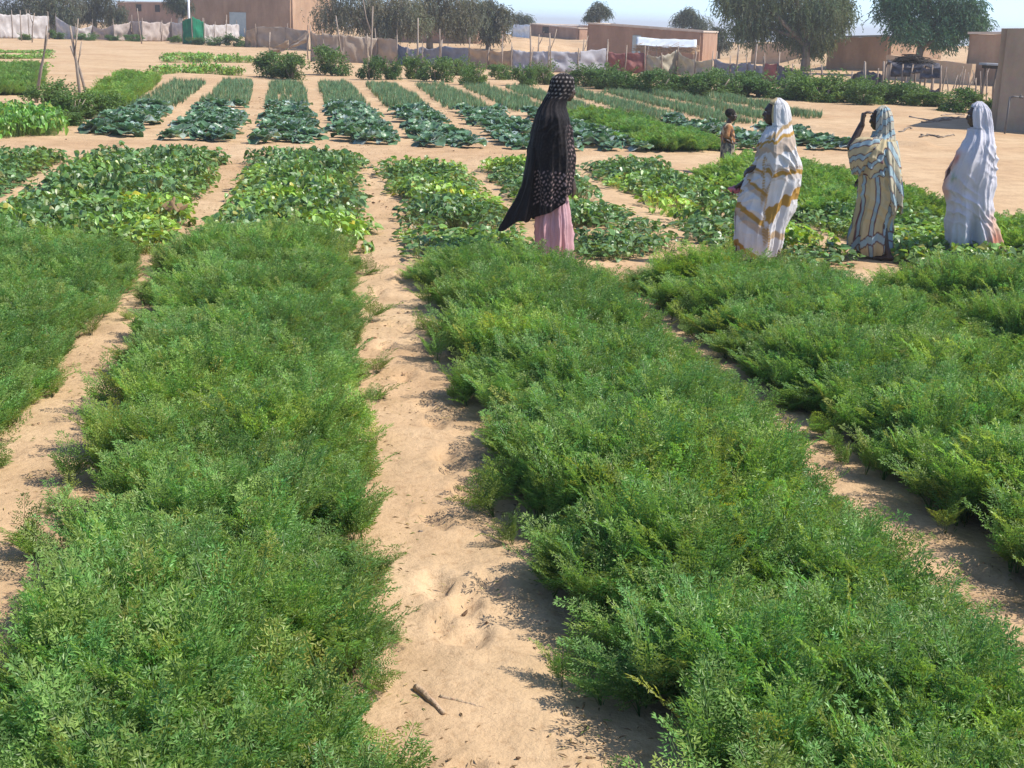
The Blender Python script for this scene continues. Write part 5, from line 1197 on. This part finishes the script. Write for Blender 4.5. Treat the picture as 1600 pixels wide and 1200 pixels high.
# --- woman in the plain white robe, facing left
w4 = person(1524, 412, R_(180 - 10), 'woman in a plain white robe tinged orange at the hem, facing left')
mb = MB(); hc4 = (-.025, 0, 1.415)
head_shape(mb, hc4, .96, .02); mb.capsule((-.04, 0, 1.35), (-.06, 0, 1.24), .05, .056)
mb.ell((-.04, 0, 1.05), (.11, .15, .22)); mb.ell((-.02, 0, .80), (.11, .13, .14)); mb.capsule((-.06, -.105, 1.17), (-.06, .105, 1.17), .055, .055)
for y, xk in ((-1, -.24), (1, .20)):
    mb.capsule((0, y * .065, .77), (xk * .5, y * .065, .43), .066, .048); mb.capsule((xk * .5, y * .065, .43), (xk, y * .08, .10), .05, .034); foot(mb, (xk, y * .08, 0), 0, .92)
mb.capsule((-.04, .10, 1.15), (.02, .11, .93), .038, .032); mb.capsule((.02, .11, .93), (.10, .06, .85), .033, .025); hand(mb, (.105, .058, .845), (.8, -.2, -.4), .9, .6, (0, -.4, -1), -1)
mb.capsule((-.04, -.10, 1.15), (.02, -.11, .93), .038, .032); mb.capsule((.02, -.11, .93), (.10, -.05, .85), .033, .025); hand(mb, (.105, -.048, .845), (.8, .2, -.4), .9, .6, (0, .4, -1), 1)
bd = remeshed(mb, 'body', SKIN, w4); eyes(bd, hc4, .96, .02)
def col4(X, Y, z, th):
    c = np.repeat([(.70, .69, .75)], len(X), 0); n = fbm(X * 5, z * 4, 3, 97)
    c = blend(c, (.74, .42, .30), sstep(.02, .10, X - (.30 - .42 * np.abs(z - .74)) + .10 + .06 * n) * sstep(.58, .66, z) * (1 - sstep(1.0, 1.14, z)) * .8)
    c = blend(c, (.74, .42, .26), sstep(-.06, -.22, X + .06 * n) * (1 - sstep(.42, .6, z)) * .85); c = blend(c, (.68, .22, .14), np.exp(-((X + .17) / .07) ** 2 - ((z - .23 + .3 * (X + .17)) / .06) ** 2) * .8)
    c = blend(c, (.60, .16, .15), np.exp(-((X - .175) / .03) ** 2 - ((z - 1.02) / .07) ** 2) * .6)
    c = blend(c, (.12, .34, .18), np.exp(-((X - .19) / .025) ** 2 - ((z - .80 + .6 * (X - .19)) / .05) ** 2) * .6); c = blend(c, (.15, .50, .20), np.exp(-((X + .23) / .03) ** 2 - ((z - .40) / .05) ** 2) * .7)
    return c
r4_ = [(.03, .30, -.31, .17), (.12, .29, -.285, .18), (.30, .275, -.24, .19), (.50, .26, -.17, .20), (.62, .27, -.155, .205), (.72, .305, -.165, .21), (.80, .285, -.175, .215), (.92, .235, -.185, .22), (1.0, .195, -.19, .225), (1.10, .14, -.195, .22), (1.20, .085, -.19, .18), (1.27, .06, -.18, .12),
       (1.33, .06, -.175, .095), (1.41, .065, -.165, .093), (1.47, .055, -.155, .088), (1.52, .02, -.12, .065), (1.548, -.02, -.08, .03), (1.555, -.045, -.055, .008)]
def stride(X, Y, z, th):                               # the cloth draws in between the two legs
    g = np.exp(-((X - .02 - .05 * (.5 - z)) / .05) ** 2) * (1 - sstep(.30, .62, z)); return X, Y * (1 - .62 * g), z
loft('robe', r4_, PRINT['white'], w4, col4, [(6, .8, -.4, .014, .002), (11, .2, -.5, .011, .003), (19, 1.4, .45, .006, .001)],
     opening=lambda z: .80 * sstep(1.285, 1.31, z) * (1 - sstep(1.49, 1.515, z)), hem=lambda th: .05 + .05 * np.cos(th) ** 2 * 0 + .03 * np.sin(th * 2), nv=260, nu=220, seed=11, smooth_k=5, bulge=stride, swag=(1.22, .6, .012), loose=.03)

# --- child walking on the cross path
w5 = person(1138, 270, R_(-4), 'small child in an orange patterned top and grey-beige wrap, facing right')
mb = MB(); hc5 = (.05, 0, .875)
head_shape(mb, hc5, .80, .05); mb.capsule((.03, 0, .82), (.0, 0, .73), .034, .040)
mb.ell((-.02, 0, .60), (.08, .10, .15)); mb.ell((-.02, 0, .44), (.085, .11, .10)); mb.capsule((0, -.085, .69), (0, .085, .69), .042, .042)
for y, xk in ((-1, .03), (1, -.07)):
    mb.capsule((-.02, y * .055, .42), (xk * .5, y * .055, .24), .052, .038); mb.capsule((xk * .5, y * .055, .24), (xk - .02, y * .055, .07), .036, .024); foot(mb, (xk - .02, y * .055, 0), 0, .66)
mb.capsule((0, -.105, .68), (-.06, -.13, .52), .030, .025); mb.capsule((-.06, -.13, .52), (.05, -.10, .46), .025, .019); hand(mb, (.052, -.098, .46), (1, .2, .1), .62, .6, (0, .6, -1), 1)
mb.capsule((0, .105, .68), (.0, .13, .53), .030, .025); mb.capsule((.0, .13, .53), (.09, .08, .50), .025, .019); hand(mb, (.092, .078, .50), (1, -.2, .1), .62, .6, (0, -.6, -1), -1)
bd = remeshed(mb, 'body', SKIN, w5, .006); eyes(bd, hc5, .80, .05)
mb = MB(); mb.ell(np.array(hc5) + np.array((-.018, 0, .030)), (.084, .066, .074), 20, 14); hr = remeshed(mb, 'hair', HAIR, w5, .006)
def top5(X, Y, z, th):
    n = fbm(X * 22, z * 22 + th, 2, 99); return blend(blend(np.repeat([(.36, .15, .05)], len(X), 0), (.10, .05, .03), sstep(.1, .3, n)), (.55, .40, .25), sstep(.25, .4, -n))
def wrap5(X, Y, z, th):
    n = fbm(X * 16 + th, z * 18, 2, 101); return blend(blend(np.repeat([(.36, .29, .20)], len(X), 0), (.12, .10, .09), sstep(.12, .3, n)), (.60, .58, .56), np.exp(-((z - .50) / .035) ** 2) * (X > .02) * .9)
loft('wrap', [(.12, .065, -.12, .10), (.25, .085, -.125, .12), (.40, .095, -.115, .125), (.52, .09, -.10, .115), (.56, .085, -.095, .11)], PRINT['child'], w5, wrap5, [(7, .2, .3, .009, .002), (12, 1.2, -.3, .005, .001)], nu=100, nv=90, seed=13)
loft('top', [(.46, .10, -.11, .128), (.55, .098, -.108, .125), (.64, .088, -.10, .135), (.70, .068, -.075, .125), (.735, .05, -.045, .075), (.755, .045, -.03, .05)], PRINT['child'], w5, top5, [(6, .2, .4, .008, .001), (11, 1.2, -.3, .004, .001)], nu=100, nv=80, seed=14)
for y in (-1, 1):
    mb = MB(); mb.capsule((0, y * .10, .70), (-.035 if y < 0 else 0, y * .135, .575), .043, .046); mb.build('sleeve', surf_mat('child_sleeve', (.26, .10, .04), (.42, .22, .10), 24.0, .9, .3, 80.0), w5)

def upright(root, k):
    for o in [c for ch in root.children for c in [ch, *ch.children]]:
        n_ = len(o.data.vertices); co = np.empty(n_ * 3, np.float32); o.data.vertices.foreach_get('co', co); co = co.reshape(-1, 3); co[:, 0] += k * co[:, 2]; o.data.vertices.foreach_set('co', co.ravel()); o.data.update()
for w_, k_ in ((w1, -.039), (w2, .076), (w3, .097), (w4, .1155), (w5, -.07)): upright(w_, k_)          # stand straight under the sloping camera
co = pb.data.vertices
for v_ in co: v_.co.x += .076 * v_.co.z

# ---------------------------------------------------------------- small things on the sand
def stick_thing(label, pts, rad, mat=MAT_DRYWOOD, name='stick', cat='stick', knots=0):
    mb = MB(); P_ = [np.array(G(*p)) for p in pts]
    out = []
    for i in range(len(P_) - 1):
        for t in np.linspace(0, 1, 6, endpoint=False): out.append(P_[i] * (1 - t) + P_[i + 1] * t)
    out.append(P_[-1]); r = np.random.RandomState(len(label))
    out = [np.array([p[0], p[1], Z0(p[0], p[1]) + rad * .8]) + r.normal(0, rad * (.10 if name == 'stick' else 1.3), 3) * np.array([1, 1, .5]) for p in out]
    mb.tube(out, [rad * (1 - .5 * i / len(out)) * r.uniform(.94, 1.06) for i in range(len(out))], 9)
    return tag(mb.build(name, mat), label, cat)
stick_thing('short thick dry stick lying in the near central path', [(650, 1078), (672, 1098), (694, 1120)], .0135)
stick_thing('thinner dry stick touching the thick one in the central path', [(688, 1092), (720, 1100), (758, 1110)], .009)
stick_thing('small dark bark scrap beside the carrots in the central path', [(655, 833), (668, 835), (680, 836)], .008, MAT_BARK)
for k, (pts, rad, lb) in enumerate([([(1425, 184), (1450, 189), (1475, 188), (1505, 182)], .022, 'long bare branch lying on the sand left of the white-robed head'), ([(1440, 192), (1470, 190), (1500, 186)], .018, 'second bare branch lying just below the longest one'),
        ([(1470, 182), (1492, 178), (1510, 180)], .02, 'short pale branch near the end of the hedge'), ([(1438, 214), (1455, 212), (1470, 216), (1490, 213)], .022, 'dark crooked branch lying in the building shadow'), ([(1406, 207), (1416, 203), (1427, 202)], .024, 'dark bent branch beside the striped robe')]):
    stick_thing(lb, pts, rad, MAT_BARK if k > 2 else MAT_WOOD, 'branch', 'branch')
# withered brown leaf in the vine bed
U, Vv = np.meshgrid(np.linspace(-1, 1, 13), np.linspace(0, 1, 13)); wv = np.sin(np.pi * (.06 + .88 * Vv)) ** .5 * (1 + .18 * np.sin(U * 5 + Vv * 9))
g_ = G(274, 326, .2); V = np.stack([U * .12 * wv, Vv * .12 + .05 * U * U, Vv * .09 + .035 * np.cos(U * 5 + 1) * wv + .03 * np.sin(Vv * 8) + .04 * fbm(U * 3, Vv * 3, 2, 77)], -1).reshape(-1, 3)
me = bpy.data.meshes.new('withered_leaf'); set_mesh(me, V, grid_faces(13, 13), np.repeat([(.30, .20, .11)], 169, 0), True)
wlf = link('withered_leaf', me, leaf_mat('withered', .3, .8, .2, False)); wlf.location = (g_[0], g_[1], .19); wlf.rotation_euler = (R_(-18), R_(12), R_(20)); tag(wlf, 'large withered brown leaf standing up in the vine bed at left', 'leaf')
# crumbs of soil, twigs and dry bits strewn over the sand
CRUMB = leaf_mat('soil_crumb', 0.0, .95, .1)
def crumb(seed, flat):
    r = np.random.RandomState(seed); b = MB(); b.ell((0, 0, .002), (1, .8, .55 if not flat else .15), 6, 4); V = np.array(b.v) * (1 + .3 * r.normal(0, 1, (len(b.v), 1)) * .6)
    F = [f for f in b.f if len(f) == 4]; return V, np.array(F), np.repeat([(1, 1, 1)], len(V), 0)
GR_CR = make_group('crumbs', [proto('crumb_source', *crumb(i, i > 2), CRUMB) for i in range(5)])
r = np.random.RandomState(21); n = 5200
tt = 2 + 30 * r.rand(n) ** 1.7; ssx = np.where(r.rand(n) < .45, r.normal(.5, .28, n), np.where(r.rand(n) < .5, r.normal(-1.75, .25, n), r.uniform(-7, 9, n))); ssx = np.where((r.rand(n) < .25), r.normal(2.5, .3, n), ssx)
x, y = st2xy(ssx, tt); z = terrain(x, y) + .0; sz = .0025 + .006 * r.rand(n) ** 4; sz = sz * (1 + tt / 14)
tn = np.where(r.rand(n, 1) < .35, np.array([[.16, .10, .06]]), np.array([[.42, .28, .17]])) * r.uniform(.7, 1.2, (n, 1))
scatter('soil_crumbs', GR_CR, 5, np.stack([x, y, z], 1), r.rand(n) * 6.28, r.normal(0, .2, (n, 2)), np.stack([sz * r.uniform(.8, 2.6, n), sz, sz], 1), tn, 'crumbs of soil and dry bits strewn over the sand', 'soil crumbs', None, 22)

# ---------------------------------------------------------------- dusty air
hz = MB(); hz.box((-2700, -14, -80), (2700, 3250, 11.5)); ho = hz.build('haze', None, None, False)
hm, nt, out = new_mat('dusty_air'); pv = nt.nodes.new('ShaderNodeVolumePrincipled'); pv.inputs['Color'].default_value = (.93, .93, .95, 1); pv.inputs['Density'].default_value = .00085; pv.inputs['Anisotropy'].default_value = .2
nt.links.new(pv.outputs[0], out.inputs['Volume']); ho.data.materials.append(hm); tag(ho, 'thin pale dusty air over the garden and dunes', kind='stuff')

# dry fallen leaflets and straw on the paths
LIT = leaf_mat('dry_litter', .15, .9, .1)
def litter(seed):
    r = np.random.RandomState(seed); n = 6; P = r.normal(0, .05, (n, 3)) * np.array([1, 1, .05]) + np.array([0, 0, .006]); a = r.rand(n) * 6.28
    V, F = leaves(P, np.stack([np.cos(a), np.sin(a), r.normal(0, .1, n)], 1), np.tile([0, 0, 1.0], (n, 1)) + r.normal(0, .2, (n, 3)), r.uniform(.015, .05, n), r.uniform(.004, .009, n), .3, .1)
    return V, F, np.repeat([(1, 1, 1)], len(V), 0)
GR_LI = make_group('litter', [proto('litter_source', *litter(i + 60), LIT) for i in range(5)])
r = np.random.RandomState(33); n = 1500
tt = 2.2 + 15 * r.rand(n) ** 1.4; e = np.choose(r.randint(0, 6, n), [.25, .80, -1.3, -1.75, 2.45, 2.8]); x, y = st2xy(e + r.normal(0, .12, n), tt)
tn = np.where(r.rand(n, 1) < .5, np.array([[.42, .32, .16]]), np.where(r.rand(n, 1) < .5, np.array([[.20, .13, .07]]), np.array([[.20, .24, .08]]))) * r.uniform(.7, 1.2, (n, 1))
scatter('dry_litter', GR_LI, 5, np.stack([x, y, terrain(x, y) + .012 * 0], 1), r.rand(n) * 6.28, np.zeros((n, 2)), np.ones((n, 3)), tn, 'dry leaflets and straw fallen along the edges of the paths', 'litter', None, 34)
